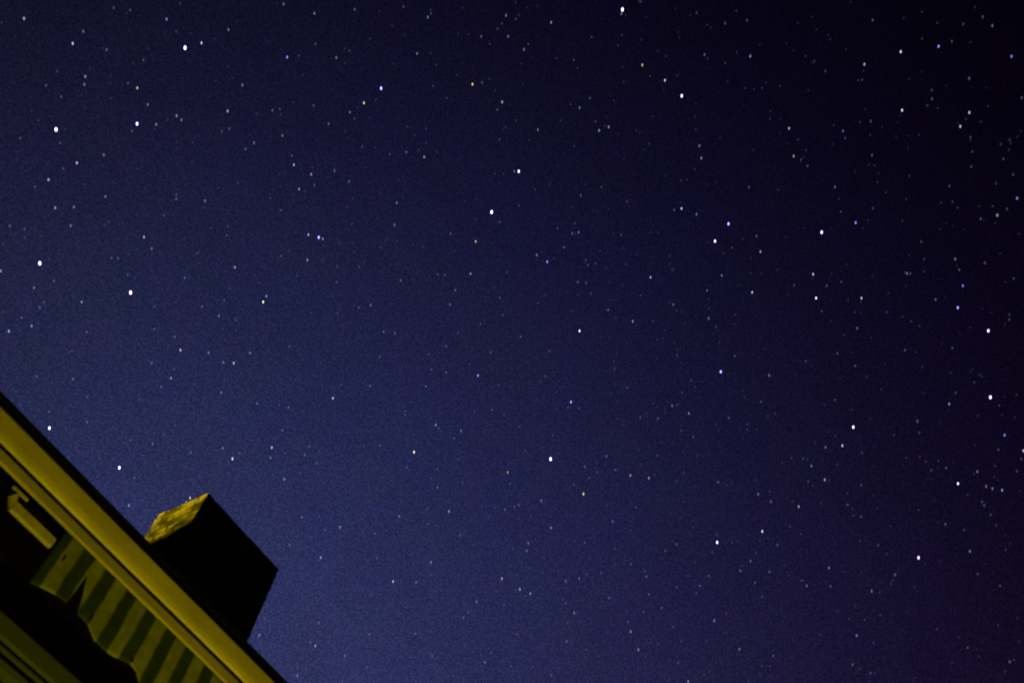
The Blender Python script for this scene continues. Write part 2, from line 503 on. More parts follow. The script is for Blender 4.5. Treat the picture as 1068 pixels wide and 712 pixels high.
STARS = [  # direction (east, north, up), colour, magnitude, label
 (0.0057,0.4848,0.8746,'w',1.0,'big white star at top left with a small cyan star to its right'),
 (0.0017,0.6017,0.7988,'w',1.0,'big white star near the left edge, leftmost corner of the top-left triangle'),
 (0.195,0.1249,0.9728,'w',1.1,'big white star closest to the top edge of the sky'),
 (0.0876,0.6677,0.7393,'w',1.0,'big white star at the left edge midway between the top and the gutter'),
 (0.1566,0.6287,0.7617,'w',1.0,'big white star with pinkish edge, left of the orange star'),
 (0.2936,0.3244,0.8992,'w',1.0,'big white star, lower and larger of the bright pair at the upper centre'),
 (0.5159,0.3696,0.7728,'w',1.1,'big white star at lower centre, the biggest in the lower sky'),
 (0.4605,0.0427,0.8866,'w',1.6,'big white star left of a smaller blue one at upper right'),
 (0.6304,-0.0344,0.7755,'w',1.6,'big white star by the right edge, lower of the two bright white ones'),
 (0.0367,0.5517,0.8333,'w',1.5,'smaller bright white star completing the triangle of bright stars at top left'),
 (0.2924,0.1095,0.95,'w',1.7,'bright violet-white star below right of the big star at the top edge'),
 (0.2753,0.6948,0.6645,'w',1.5,'bright white star over the gutter, up and left of the chimney'),
 (0.6156,0.0882,0.7831,'w',1.8,'bright violet-white star at lower right with two small stars below left'),
 (0.1356,0.3606,0.9228,'b',1.7,'bright bluish white star just above right of an amber star, upper left of centre'),
 (0.2746,0.2832,0.9189,'w',1.7,'bright white star, upper one of the bright pair at the upper centre'),
 (0.5842,-0.0563,0.8097,'w',2.0,'bright white star by the right edge, upper of the two bright white ones'),
 (0.2081,0.7205,0.6615,'w',1.7,'bright white star nearest the upper left end of the gutter'),
 (0.6453,0.2482,0.7225,'w',1.9,'bright white star near the bottom with a smaller one up and right'),
 (0.7146,0.0793,0.695,'w',2.0,'bright white star lowest at the right of the sky'),
 (0.2192,0.4772,0.851,'b',2.0,'bright blue star with small grey stars close on both sides, left of centre'),
 (0.4172,0.1199,0.9009,'b',2.2,'bright blue star up and right of a close white one, right of centre'),
 (0.4254,0.1386,0.8943,'w',2.2,'bright white star below left of a close blue one, right of centre'),
 (0.5096,0.0723,0.8573,'w',2.3,'bright white star well below the white and blue duo at upper right'),
 (0.5601,-0.0408,0.8274,'b',2.4,'bright blue star up and left of a white one by the right edge'),
 (0.5294,0.1843,0.8281,'b',2.2,'vivid blue star alone right of centre, below the white and blue pair'),
 (0.6791,0.0216,0.7337,'w',2.6,'bright pale blue star among a cluster of small ones at lower right'),
 (0.4343,0.296,0.8507,'w',2.4,'clear white star standing alone in the middle of the sky'),
 (0.465,0.0107,0.8852,'b',2.8,'blue star right of a bigger white one at upper right'),
 (0.4845,0.331,0.8098,'b',2.4,'clear blue star well above the big white star at lower centre'),
 (0.3428,-0.0531,0.9379,'b',3.0,'clear blue star far above the blue star of the upper-right duo'),
 (0.3462,-0.0853,0.9343,'w',3.0,'clear white star far above the blue star of the upper-right duo'),
 (0.3552,-0.1153,0.9277,'b',3.0,'clear blue star far above and right of the blue star of the upper-right duo'),
 (0.3926,-0.0666,0.9173,'w',3.0,'clear white star far above and right of the white star of the upper-right duo'),
 (0.2379,0.5454,0.8037,'o',2.5,'clear orange star left of centre, high above the chimney'),
 (0.3843,0.1552,0.91,'c',3.0,'clear pale cyan star well above and left of the white star of the right-centre pair'),
 (0.363,0.2968,0.8833,'b',2.8,'clear blue star well below and right of the lower star of the central pair'),
 (0.4375,0.4843,0.7576,'o',2.7,'clear amber star far left of the big lower-centre star'),
 (0.6547,0.2044,0.7277,'w',3.0,'clear white star well right of the big star near the bottom'),
 (0.4948,-0.1232,0.8602,'b',3.3,'clear blue star far above and right of the blue star by the right edge'),
 (0.525,0.0338,0.8504,'w',3.3,'clear white star well right of the white star under the upper-right duo'),
 (0.4161,0.4031,0.8151,'b',2.8,'clear blue star far left of the blue star above the big lower-centre one'),
 (0.6581,-0.032,0.7523,'b',3.3,'clear blue star a little below the lower white star by the right edge'),
 (-0.0495,0.552,0.8324,'c',3.0,'clear pale cyan star far above the leftmost star of the top-left triangle'),
 (0.0102,0.4715,0.8818,'c',3.0,'clear pale cyan star just right of the topmost star of the top-left triangle'),
 (0.0632,0.418,0.9063,'b',3.0,'clear blue star far left of the bright star by the upper amber one'),
 (0.138,0.3811,0.9142,'o',3.0,'clear amber star far above the blue star flanked by grey ones'),
 (0.18,0.2839,0.9418,'o',3.0,'clear amber star far right of the bright star by the upper amber one'),
 (0.272,0.1176,0.9551,'c',3.2,'clear pale cyan star a little above and left of the lone violet-white star at top'),
 (0.3863,-0.1642,0.9077,'b',3.5,'clear blue star far above the blue star by the right edge'),
 (0.4163,-0.1165,0.9017,'w',3.5,'clear white star far above and right of the blue star of the upper-right duo'),
 (0.4242,-0.1053,0.8994,'w',3.5,'clear white star far above the blue star by the right edge'),
 (0.3649,0.031,0.9305,'c',3.4,'clear pale cyan star far above the white star of the upper-right duo'),
 (0.4812,0.1258,0.8675,'w',3.3,'clear white star well below and right of the white star of the right-centre pair'),
 (0.5455,-0.0525,0.8365,'b',3.5,'clear blue star a little above the blue star by the right edge'),
 (0.4902,0.0659,0.8691,'w',3.4,'clear white star a little above the white star under the upper-right duo'),
 (0.5563,0.3521,0.7527,'o',3.1,'clear amber star well below and right of the big lower-centre star'),
 (0.6255,0.0004,0.7802,'b',3.5,'clear blue star a little left of the lower white star by the right edge'),
 (0.6715,-0.0409,0.7398,'w',3.5,'clear white star well below and right of the lower white star by the right edge'),
 (0.6919,-0.0108,0.7219,'b',3.5,'clear blue star well right of the pale star of the lower-right cluster'),
 (0.3359,0.6224,0.707,'w',3.2,'small white star far right of the white star left of the chimney'),
 (0.2418,0.6359,0.7329,'b',3.3,'small blue star far below and right of the big star left of the orange one'),
 (0.3066,0.6996,0.6455,'b',3.3,'small blue star a little below the white star left of the chimney'),
 (0.6249,0.1043,0.7737,'w',3.7,'small white star a little below and left of the violet-white star at lower right'),
 (0.2096,0.2668,0.9407,'c',3.5,'small pale cyan star well above the upper star of the central pair'),
 (0.1489,0.4636,0.8734,'c',3.5,'small pale cyan star well above the blue star flanked by grey ones'),
 (0.1705,0.1903,0.9668,'b',3.6,'small blue star well left of the big star touching the top edge'),
 (0.2905,0.0361,0.9562,'c',3.8,'small pale cyan star well above and right of the lone violet-white star at top'),
 (0.249,0.1307,0.9596,'o',3.7,'small amber star well above and left of the lone violet-white star at top'),
 (0.2834,0.1856,0.9409,'b',3.7,'small blue star well below and left of the lone violet-white star at top'),
 (0.3521,0.1175,0.9286,'c',3.8,'small pale cyan star well below the lone violet-white star at top'),
 (0.3892,0.0376,0.9204,'o',3.9,'small amber star well above the white star of the upper-right duo'),
 (0.1192,0.7087,0.6954,'c',3.5,'small pale cyan star well below and left of the leftmost big star'),
 (0.309,0.3508,0.884,'o',3.5,'small amber star a little below and left of the lower star of the central pair'),
 (0.4526,0.1028,0.8858,'w',3.8,'small white star a little below and right of the blue star of the right-centre pair'),
 (0.4258,0.2107,0.8799,'c',3.7,'small pale cyan star well below and left of the white star of the right-centre pair'),
 (0.4838,0.1748,0.8576,'v',3.8,'small violet star well above the vivid blue star right of centre'),
 (0.5023,-0.103,0.8585,'w',4.0,'small white star far above and right of the blue star by the right edge'),
 (0.3512,0.5302,0.7717,'w',3.5,'small white star far below and right of the orange star'),
 (0.6421,0.1317,0.7552,'p',3.9,'small pinkish star well below and left of the violet-white star at lower right'),
 (0.6512,0.1638,0.741,'w',3.9,'small white star far above and right of the big star near the bottom'),
 (0.5132,0.539,0.6679,'o',3.5,'small amber star far below and left of the big lower-centre star'),
 (0.7216,0.0357,0.6914,'b',4.0,'small blue star well right of the white star low at right'),
 (0.7422,0.1565,0.6517,'b',4.0,'small blue star far below and left of the white star low at right'),
 (0.4524,0.2442,0.8577,'c',3.9,'small pale cyan star well right of the lone white star mid-sky'),
 (0.5654,0.3037,0.7668,'o',3.9,'small amber star well right of the big lower-centre star'),
 (0.5754,0.2879,0.7655,'o',3.9,'small amber star far above and left of the big star near the bottom'),
 (0.5507,0.1425,0.8225,'b',4.1,'small blue star well right of the vivid blue star right of centre'),
 (0.6293,0.0324,0.7765,'b',4.3,'faint blue star well right of the violet-white star at lower right'),
 (0.4741,0.5163,0.7132,'b',3.8,'faint blue star far left of the big lower-centre star'),
 (0.514,0.6295,0.5826,'v',3.8,'faint violet star far below and right of the white star left of the chimney'),
 (0.5945,0.4288,0.6802,'c',3.9,'faint pale cyan star far below the big lower-centre star'),
 (0.5718,0.4766,0.6678,'v',3.8,'faint violet star far below and left of the big lower-centre star'),
 (0.6903,0.2753,0.6691,'v',4.1,'faint violet star well below the big star near the bottom'),
 (0.7223,0.1295,0.6794,'c',4.3,'faint pale cyan star well below and left of the white star low at right'),
 (-0.087,0.567,0.8191,'g',3.7,'faint grey star far above the leftmost star of the top-left triangle'),
 (-0.0233,0.4829,0.8754,'b',3.7,'faint blue star a little above and left of the topmost star of the top-left triangle'),
 (0.0112,0.5347,0.845,'o',3.7,'faint amber star a little above the smaller star of the top-left triangle'),
 (0.0506,0.5228,0.851,'b',3.7,'faint blue star a little right of the smaller star of the top-left triangle'),
 (0.0731,0.4862,0.8708,'c',3.7,'faint pale cyan star well below and right of the topmost star of the top-left triangle'),
 (0.0351,0.6051,0.7953,'p',3.7,'faint pinkish star a little below and right of the leftmost star of the top-left triangle'),
 (0.213,0.3571,0.9094,'o',3.9,'faint amber star well below and right of the bright star by the upper amber one'),
 (0.1978,0.1274,0.9719,'c',4.3,'faint pale cyan star just below the big star touching the top edge'),
 (0.2692,0.0738,0.9602,'b',4.4,'faint blue star well above and right of the lone violet-white star at top'),
 (0.2534,0.2027,0.9459,'b',4.2,'faint blue star far above and right of the upper star of the central pair'),
 (0.2816,0.1955,0.9394,'g',4.2,'faint grey star far below and left of the lone violet-white star at top'),
 (0.3412,0.1142,0.933,'g',4.4,'faint grey star well below the lone violet-white star at top'),
 (0.3472,-0.156,0.9247,'b',4.8,'faint blue star far above and right of the blue star of the upper-right duo'),
 (0.357,-0.1601,0.9203,'g',4.8,'faint grey star far above and right of the blue star of the upper-right duo'),
 (0.39,-0.1274,0.912,'c',4.8,'faint pale cyan star far above and right of the blue star of the upper-right duo'),
 (0.4205,-0.1586,0.8933,'b',4.8,'faint blue star far above the blue star by the right edge'),
 (0.3879,-0.0124,0.9216,'b',4.7,'faint blue star far above the blue star of the upper-right duo'),
 (0.0331,0.6282,0.7773,'g',3.7,'faint grey star well below the leftmost star of the top-left triangle'),
 (0.123,0.5979,0.7921,'c',3.7,'faint pale cyan star well above the big star left of the orange one'),
 (0.1275,0.6956,0.707,'b',3.7,'faint blue star well below the leftmost big star'),
 (0.2113,0.484,0.8492,'g',3.7,'faint grey star just left of the blue star flanked by grey ones'),
 (0.2225,0.4748,0.8515,'g',3.8,'faint grey star just right of the blue star flanked by grey ones'),
 (0.3322,0.3689,0.8681,'g',4.0,'faint grey star well below the lower star of the central pair'),
 (0.3016,0.4651,0.8323,'b',3.8,'faint blue star well below and right of the blue star flanked by grey ones'),
 (0.3957,0.1442,0.907,'c',4.4,'faint pale cyan star a little left of the blue star of the right-centre pair'),
 (0.3549,0.2566,0.899,'b',4.2,'faint blue star well below and right of the upper star of the central pair'),
 (0.4556,0.1462,0.8781,'c',4.5,'faint pale cyan star a little below the white star of the right-centre pair'),
 (0.4614,0.1652,0.8717,'b',4.4,'faint blue star well below the white star of the right-centre pair'),
 (0.5005,-0.0894,0.8611,'b',4.8,'faint blue star far above the upper white star by the right edge'),
 (0.5206,-0.0127,0.8537,'w',4.8,'faint white star well above and left of the blue star by the right edge'),
 (0.5236,-0.056,0.8501,'w',4.8,'faint white star well above the blue star by the right edge'),
 (0.5327,-0.0554,0.8445,'b',4.8,'faint blue star a little above the blue star by the right edge'),
 (0.2268,0.6199,0.7512,'p',3.7,'faint pinkish star well below and right of the big star left of the orange one'),
 (0.2671,0.5895,0.7624,'o',3.7,'faint amber star well below and left of the orange star'),
 (0.3378,0.6612,0.6699,'p',3.7,'faint pinkish star well below and right of the white star left of the chimney'),
 (0.3513,0.5918,0.7255,'w',3.7,'faint white star far below the orange star'),
 (0.4299,0.457,0.7787,'c',4.0,'faint pale cyan star far left of the big lower-centre star'),
 (0.4483,0.4379,0.7793,'b',4.0,'faint blue star far left of the blue star above the big lower-centre one'),
 (0.5032,0.4118,0.7598,'o',4.1,'faint amber star well left of the big lower-centre star'),
 (0.4986,0.4743,0.7255,'o',4.0,'faint amber star far below and left of the big lower-centre star'),
 (0.5469,0.2286,0.8054,'w',4.4,'faint white star well below and left of the vivid blue star right of centre'),
 (0.541,0.3186,0.7783,'b',4.3,'faint blue star well right of the big lower-centre star'),
 (0.6067,0.2269,0.7618,'b',4.5,'faint blue star well above the big star near the bottom'),
 (0.6295,0.1953,0.7521,'c',4.5,'faint pale cyan star well above and right of the big star near the bottom'),
 (0.5765,0.0169,0.8169,'b',4.8,'faint blue star well below and left of the blue star by the right edge'),
 (0.6287,0.1384,0.7652,'c',4.6,'faint pale cyan star well below and left of the violet-white star at lower right'),
 (0.6757,0.0021,0.7372,'w',4.8,'faint white star a little above and right of the pale star of the lower-right cluster'),
 (0.6865,0.0003,0.7271,'w',4.8,'faint white star a little right of the pale star of the lower-right cluster'),
 (0.6977,0.0085,0.7163,'b',4.8,'faint blue star a little below and right of the pale star of the lower-right cluster'),
 (0.4558,0.5879,0.6683,'w',3.8,'faint white star far below and right of the white star left of the chimney'),
 (0.5619,0.4163,0.7148,'v',4.1,'faint violet star far below the big lower-centre star'),
 (0.5708,0.4491,0.6874,'w',4.1,'faint white star far below the big lower-centre star'),
 (0.5866,0.4367,0.682,'w',4.1,'faint white star far below the blue star above the big lower-centre one'),
 (0.6632,0.352,0.6605,'w',4.3,'faint white star far below and left of the big star near the bottom'),
 (0.6763,0.3502,0.648,'w',4.3,'faint white star far below and right of the big lower-centre star'),
 (0.6976,0.1583,0.6988,'c',4.7,'faint pale cyan star far left of the white star low at right'),
 (0.7127,0.3153,0.6266,'w',4.4,'faint white star far below the big star near the bottom'),
 (-0.0213,0.5605,0.8279,'g',4.0,'faint grey star well above and right of the leftmost star of the top-left triangle'),
 (0.6207,0.1194,0.7749,'p',4.9,'faint pinkish star a little below and left of the violet-white star at lower right'),
 (0.6562,0.1022,0.7476,'v',5.0,'faint violet star well below the violet-white star at lower right'),
 (0.6668,0.0256,0.7448,'b',5.1,'faint blue star a little above and left of the pale star of the lower-right cluster'),
 (0.6891,-0.0039,0.7246,'w',5.1,'faint white star far below the lower white star by the right edge'),
 (0.5073,0.6115,0.6072,'p',4.0,'faint pinkish star far below and right of the white star left of the chimney'),
 (0.5884,0.335,0.7359,'b',4.6,'faint blue star far below and right of the big lower-centre star'),
 (0.64,0.4103,0.6496,'b',4.5,'faint blue star far below and left of the big star near the bottom'),
 (0.638,0.3222,0.6994,'b',4.6,'faint blue star well below and left of the big star near the bottom'),
 (0.7086,0.163,0.6865,'b',5.0,'faint blue star far left of the white star low at right'),
 (0.1045,0.2901,0.9513,'c',4.4,'dim pale cyan star far above and left of the upper star of the central pair'),
 (0.1425,0.225,0.9639,'c',4.6,'dim pale cyan star far left of the big star touching the top edge'),
 (0.1602,0.2325,0.9593,'c',4.6,'dim pale cyan star far above the upper star of the central pair'),
 (0.0886,0.3812,0.9202,'g',4.3,'dim grey star well above and left of the bright star by the upper amber one'),
 (0.1271,0.3155,0.9404,'c',4.4,'dim pale cyan star far above and left of the lower star of the central pair'),
 (0.1379,0.3964,0.9077,'c',4.3,'dim pale cyan star far above the blue star flanked by grey ones'),
 (0.2604,0.0254,0.9652,'b',5.0,'dim blue star far above and right of the lone violet-white star at top'),
 (0.1785,0.225,0.9579,'g',4.6,'dim grey star far left of the big star touching the top edge'),
 (0.2505,0.2484,0.9357,'g',4.6,'dim grey star well above and right of the upper star of the central pair'),
 (0.3462,-0.14,0.9277,'b',5.3,'dim blue star far above and right of the blue star of the upper-right duo'),
 (0.3937,-0.0933,0.9145,'c',5.3,'dim pale cyan star far above and right of the blue star of the upper-right duo'),
 (0.4471,-0.106,0.8882,'b',5.3,'dim blue star far above the blue star by the right edge'),
 (0.4025,0.0297,0.9149,'b',5.1,'dim blue star well above the white star of the upper-right duo'),
 (0.0562,0.6367,0.769,'p',4.2,'dim pinkish star well above the leftmost big star'),
 (0.1356,0.598,0.7899,'b',4.2,'dim blue star well above and right of the big star left of the orange one'),
 (0.0733,0.6902,0.7199,'p',4.2,'dim pinkish star a little left of the leftmost big star'),
 (0.1371,0.6604,0.7383,'g',4.2,'dim grey star well left of the big star left of the orange one'),
 (0.1955,0.5512,0.8112,'p',4.2,'dim pinkish star well above and left of the orange star'),
 (0.1656,0.4549,0.875,'o',4.2,'dim amber star well above the blue star flanked by grey ones'),
 (0.1918,0.4289,0.8827,'b',4.3,'dim blue star well above and right of the blue star flanked by grey ones'),
 (0.1706,0.4707,0.8657,'g',4.2,'dim grey star well above the blue star flanked by grey ones'),
 (0.2349,0.4003,0.8858,'g',4.4,'dim grey star well above and right of the blue star flanked by grey ones'),
 (0.2513,0.4118,0.8759,'g',4.4,'dim grey star well right of the blue star flanked by grey ones'),
 (0.2305,0.4956,0.8374,'g',4.2,'dim grey star a little below and left of the blue star flanked by grey ones'),
 (0.2353,0.5408,0.8076,'c',4.2,'dim pale cyan star just above and right of the orange star'),
 (0.3374,0.4566,0.8232,'b',4.4,'dim blue star far below and right of the blue star flanked by grey ones'),
 (0.3961,0.0876,0.914,'b',5.0,'dim blue star a little above and right of the blue star of the right-centre pair'),
 (0.3527,0.2628,0.8981,'b',4.7,'dim blue star well below and right of the upper star of the central pair'),
 (0.3597,0.2759,0.8914,'b',4.7,'dim blue star well below and right of the lower star of the central pair'),
 (0.3521,0.3033,0.8854,'o',4.6,'dim amber star well below and right of the lower star of the central pair'),
 (0.3947,0.2781,0.8757,'b',4.7,'dim blue star well above the lone white star mid-sky'),
 (0.4577,0.2011,0.8661,'g',4.9,'dim grey star well below and left of the white star of the right-centre pair'),
 (0.4296,0.0147,0.9029,'c',5.2,'dim pale cyan star well above the white star of the upper-right duo'),
 (0.5529,-0.0935,0.828,'b',5.3,'dim blue star well above and right of the upper white star by the right edge'),
 (0.5039,0.0586,0.8618,'b',5.1,'dim blue star just above and right of the white star under the upper-right duo'),
 (0.5461,0.0486,0.8363,'g',5.2,'dim grey star well below and right of the white star under the upper-right duo'),
 (0.5482,-0.0262,0.836,'w',5.3,'dim white star a little left of the blue star by the right edge'),
 (0.5811,-0.076,0.8103,'b',5.3,'dim blue star well right of the blue star by the right edge'),
 (0.3811,0.5927,0.7095,'c',4.2,'dim pale cyan star far right of the white star left of the chimney'),
 (0.5343,0.241,0.8102,'w',4.9,'dim white star well below and left of the vivid blue star right of centre'),
 (0.5373,0.2582,0.8029,'b',4.9,'dim blue star well below and left of the vivid blue star right of centre'),
 (0.5662,0.1944,0.801,'b',5.0,'dim blue star well below the vivid blue star right of centre'),
 (0.5381,0.3418,0.7704,'b',4.7,'dim blue star a little right of the big lower-centre star'),
 (0.5401,0.3917,0.7449,'c',4.6,'dim pale cyan star a little below the big lower-centre star'),
 (0.5877,-0.022,0.8088,'b',5.3,'dim blue star a little below the blue star by the right edge'),
 (0.666,-0.0221,0.7456,'b',5.3,'dim blue star well below the lower white star by the right edge'),
 (0.6648,0.0386,0.746,'b',5.3,'dim blue star a little above and left of the pale star of the lower-right cluster'),
 (0.6388,0.1866,0.7464,'o',5.1,'dim amber star well above and right of the big star near the bottom'),
 (0.5633,0.3917,0.7275,'p',4.7,'dim pinkish star well below the big lower-centre star'),
 (0.6273,0.3962,0.6705,'g',4.7,'dim grey star far below the big lower-centre star'),
 (0.6682,0.1956,0.7178,'b',5.1,'dim blue star well right of the big star near the bottom'),
 (0.6688,0.2246,0.7087,'c',5.0,'dim pale cyan star a little below and right of the big star near the bottom'),
 (0.7014,0.1833,0.6888,'g',5.1,'dim grey star far below and right of the big star near the bottom'),
 (0.7144,0.2616,0.649,'w',5.0,'dim white star far below the big star near the bottom'),
 (0.701,0.0459,0.7117,'c',5.3,'dim pale cyan star a little below the pale star of the lower-right cluster'),
 (0.7189,0.1045,0.6872,'w',5.3,'dim white star a little below and left of the white star low at right'),
 (0.7855,0.0413,0.6174,'p',5.3,'dim pinkish star far below and right of the white star low at right'),
 (0.4472,0.5654,0.693,'w',4.5,'dim white star far left of the big lower-centre star'),
 (0.5223,0.5037,0.6881,'p',4.6,'dim pinkish star far below and left of the big lower-centre star'),
 (0.6041,0.3948,0.6922,'c',4.9,'dim pale cyan star far below the big lower-centre star'),
 (0.671,0.2367,0.7027,'c',5.2,'dim pale cyan star far left of the white star low at right'),
 (-0.0529,0.5401,0.8399,'c',4.7,'tiny pale cyan star far above the leftmost star of the top-left triangle'),
 (-0.0299,0.5351,0.8442,'b',4.7,'tiny blue star well left of the topmost star of the top-left triangle'),
 (0.0138,0.4467,0.8946,'g',4.7,'tiny grey star well above and right of the topmost star of the top-left triangle'),
 (-0.0163,0.5648,0.8251,'g',4.7,'tiny grey star well above and right of the leftmost star of the top-left triangle'),
 (0.0282,0.536,0.8438,'g',4.7,'tiny grey star a little above and right of the smaller star of the top-left triangle'),
 (0.0612,0.4636,0.884,'g',4.7,'tiny grey star well below and right of the topmost star of the top-left triangle'),
 (0.0466,0.54,0.8404,'p',4.7,'tiny pinkish star just right of the smaller star of the top-left triangle'),
 (0.0561,0.5216,0.8513,'c',4.7,'tiny pale cyan star well right of the smaller star of the top-left triangle'),
 (0.1109,0.4915,0.8638,'b',4.7,'tiny blue star far right of the smaller star of the top-left triangle'),
 (0.1107,0.4825,0.8689,'c',4.7,'tiny pale cyan star far above and left of the blue star flanked by grey ones'),
 (0.0425,0.586,0.8092,'g',4.7,'tiny grey star well below and left of the smaller star of the top-left triangle'),
 (0.0223,0.395,0.9184,'c',4.7,'tiny pale cyan star far above and right of the topmost star of the top-left triangle'),
 (0.0443,0.3768,0.9252,'g',4.7,'tiny grey star far above and left of the bright star by the upper amber one'),
 (0.0615,0.3443,0.9369,'c',4.8,'tiny pale cyan star well above the bright star by the upper amber one'),
 (0.0841,0.3047,0.9487,'b',4.9,'tiny blue star well above the bright star by the upper amber one'),
 (0.1466,0.255,0.9558,'c',5.0,'tiny pale cyan star far above the upper star of the central pair'),
 (0.1836,0.2751,0.9437,'b',5.0,'tiny blue star far above the upper star of the central pair'),
 (0.0957,0.454,0.8858,'b',4.7,'tiny blue star far below and right of the topmost star of the top-left triangle'),
 (0.1356,0.4183,0.8981,'c',4.8,'tiny pale cyan star far above the blue star flanked by grey ones'),
 (0.1202,0.4586,0.8805,'c',4.7,'tiny pale cyan star far below and right of the topmost star of the top-left triangle'),
 (0.1996,0.3697,0.9075,'c',4.9,'tiny pale cyan star well below the bright star by the upper amber one'),
 (0.1972,0.1063,0.9746,'b',5.3,'tiny blue star a little above and right of the big star touching the top edge'),
 (0.232,0.0641,0.9706,'b',5.4,'tiny blue star well right of the big star touching the top edge'),
 (0.2531,0.0446,0.9664,'c',5.5,'tiny pale cyan star well above and right of the lone violet-white star at top'),
 (0.3111,-0.0744,0.9475,'c',5.7,'tiny pale cyan star far above the blue star of the upper-right duo'),
 (0.3557,-0.1266,0.926,'g',5.8,'tiny grey star far above and right of the blue star of the upper-right duo'),
 (0.3332,-0.0198,0.9427,'b',5.6,'tiny blue star far right of the lone violet-white star at top'),
 (0.3869,-0.096,0.9171,'c',5.8,'tiny pale cyan star far above and right of the blue star of the upper-right duo'),
 (0.3974,-0.0876,0.9134,'b',5.8,'tiny blue star far above and right of the blue star of the upper-right duo'),
 (0.3902,-0.0383,0.9199,'c',5.7,'tiny pale cyan star far above and right of the white star of the upper-right duo'),
 (0.3943,-0.0117,0.9189,'b',5.7,'tiny blue star well above the blue star of the upper-right duo'),
 (0.4355,-0.1094,0.8935,'c',5.8,'tiny pale cyan star far above the blue star by the right edge'),
 (0.4489,-0.1369,0.8831,'b',5.8,'tiny blue star far above the blue star by the right edge'),
 (0.4498,-0.1291,0.8838,'b',5.8,'tiny blue star far above the upper white star by the right edge'),
 (0.4616,-0.1262,0.878,'c',5.8,'tiny pale cyan star far above the upper white star by the right edge'),
 (0.4583,-0.1001,0.8831,'c',5.8,'tiny pale cyan star far above and right of the white star under the upper-right duo'),
 (0.4175,-0.0272,0.9083,'c',5.7,'tiny pale cyan star well above the blue star of the upper-right duo'),
 (0.3951,0.0331,0.918,'b',5.6,'tiny blue star well above the white star of the upper-right duo'),
 (0.0649,0.6262,0.777,'g',4.7,'tiny grey star well above and right of the leftmost big star'),
 (0.0767,0.6358,0.768,'g',4.7,'tiny grey star far above and left of the big star left of the orange one'),
 (0.0734,0.6036,0.7939,'g',4.7,'tiny grey star well below and right of the leftmost star of the top-left triangle'),
 (0.1119,0.561,0.8202,'b',4.7,'tiny blue star well below and right of the smaller star of the top-left triangle'),
 (0.1286,0.5429,0.8299,'g',4.7,'tiny grey star far below and right of the smaller star of the top-left triangle'),
 (0.1019,0.6802,0.7259,'g',4.7,'tiny grey star a little below the leftmost big star'),
 (0.1187,0.6847,0.7191,'b',4.7,'tiny blue star well below the leftmost big star'),
 (0.1755,0.5893,0.7887,'b',4.7,'tiny blue star well right of the big star left of the orange one'),
 (0.2233,0.5818,0.7821,'c',4.7,'tiny pale cyan star well left of the orange star'),
 (0.1757,0.4356,0.8828,'c',4.8,'tiny pale cyan star well above the blue star flanked by grey ones'),
 (0.2889,0.369,0.8834,'b',5.0,'tiny blue star well below and left of the lower star of the central pair'),
 (0.2992,0.4305,0.8516,'c',4.9,'tiny pale cyan star far below and right of the blue star flanked by grey ones'),
 (0.337,0.3887,0.8575,'g',5.0,'tiny grey star well below and left of the lower star of the central pair'),
 (0.3454,0.3993,0.8493,'g',5.0,'tiny grey star far below and left of the lower star of the central pair'),
 (0.3297,0.4652,0.8215,'g',4.9,'tiny grey star far below and right of the blue star flanked by grey ones'),
 (0.2724,0.287,0.9184,'o',5.1,'tiny amber star just left of the upper star of the central pair'),
 (0.326,0.2391,0.9146,'b',5.2,'tiny blue star well right of the upper star of the central pair'),
 (0.3822,0.1623,0.9097,'c',5.4,'tiny pale cyan star well above and left of the white star of the right-centre pair'),
 (0.4385,0.1002,0.8931,'g',5.5,'tiny grey star a little below and right of the blue star of the right-centre pair'),
 (0.3777,0.2195,0.8995,'b',5.3,'tiny blue star far left of the white star of the right-centre pair'),
 (0.4318,0.262,0.8631,'p',5.3,'tiny pinkish star a little above and right of the lone white star mid-sky'),
 (0.4512,0.0189,0.8922,'b',5.7,'tiny blue star just above and left of the blue star of the upper-right duo'),
 (0.4595,-0.0086,0.8881,'b',5.7,'tiny blue star a little above and right of the blue star of the upper-right duo'),
 (0.4668,-0.0769,0.881,'c',5.8,'tiny pale cyan star far right of the blue star of the upper-right duo'),
 (0.4797,-0.074,0.8743,'b',5.8,'tiny blue star far right of the blue star of the upper-right duo'),
 (0.4782,-0.1127,0.871,'b',5.8,'tiny blue star far right of the white star of the upper-right duo'),
 (0.4761,-0.128,0.87,'c',5.8,'tiny pale cyan star far above and right of the blue star by the right edge'),
 (0.5002,-0.1122,0.8586,'c',5.8,'tiny pale cyan star far right of the white star of the upper-right duo'),
 (0.5008,-0.0355,0.8648,'g',5.8,'tiny grey star well right of the blue star of the upper-right duo'),
 (0.5148,-0.0318,0.8567,'b',5.8,'tiny blue star well above and left of the blue star by the right edge'),
 (0.5243,-0.0272,0.8511,'b',5.8,'tiny blue star well below and right of the blue star of the upper-right duo'),
 (0.5216,-0.0154,0.853,'c',5.8,'tiny pale cyan star well above and left of the blue star by the right edge'),
 (0.5344,-0.0774,0.8417,'w',5.8,'tiny white star well above and right of the blue star by the right edge'),
 (0.5435,0.0179,0.8392,'b',5.8,'tiny blue star well left of the blue star by the right edge'),
 (0.5573,0.0014,0.8303,'b',5.8,'tiny blue star well left of the upper white star by the right edge'),
 (0.5774,-0.0778,0.8127,'b',5.8,'tiny blue star well right of the blue star by the right edge'),
 (0.2449,0.6026,0.7595,'g',4.7,'tiny grey star well below and left of the orange star'),
 (0.2199,0.6424,0.7341,'b',4.7,'tiny blue star well below the big star left of the orange one'),
 (0.2425,0.6448,0.7248,'b',4.7,'tiny blue star far above and right of the white star left of the chimney'),
 (0.2606,0.5962,0.7593,'c',4.7,'tiny pale cyan star well below and left of the orange star'),
]
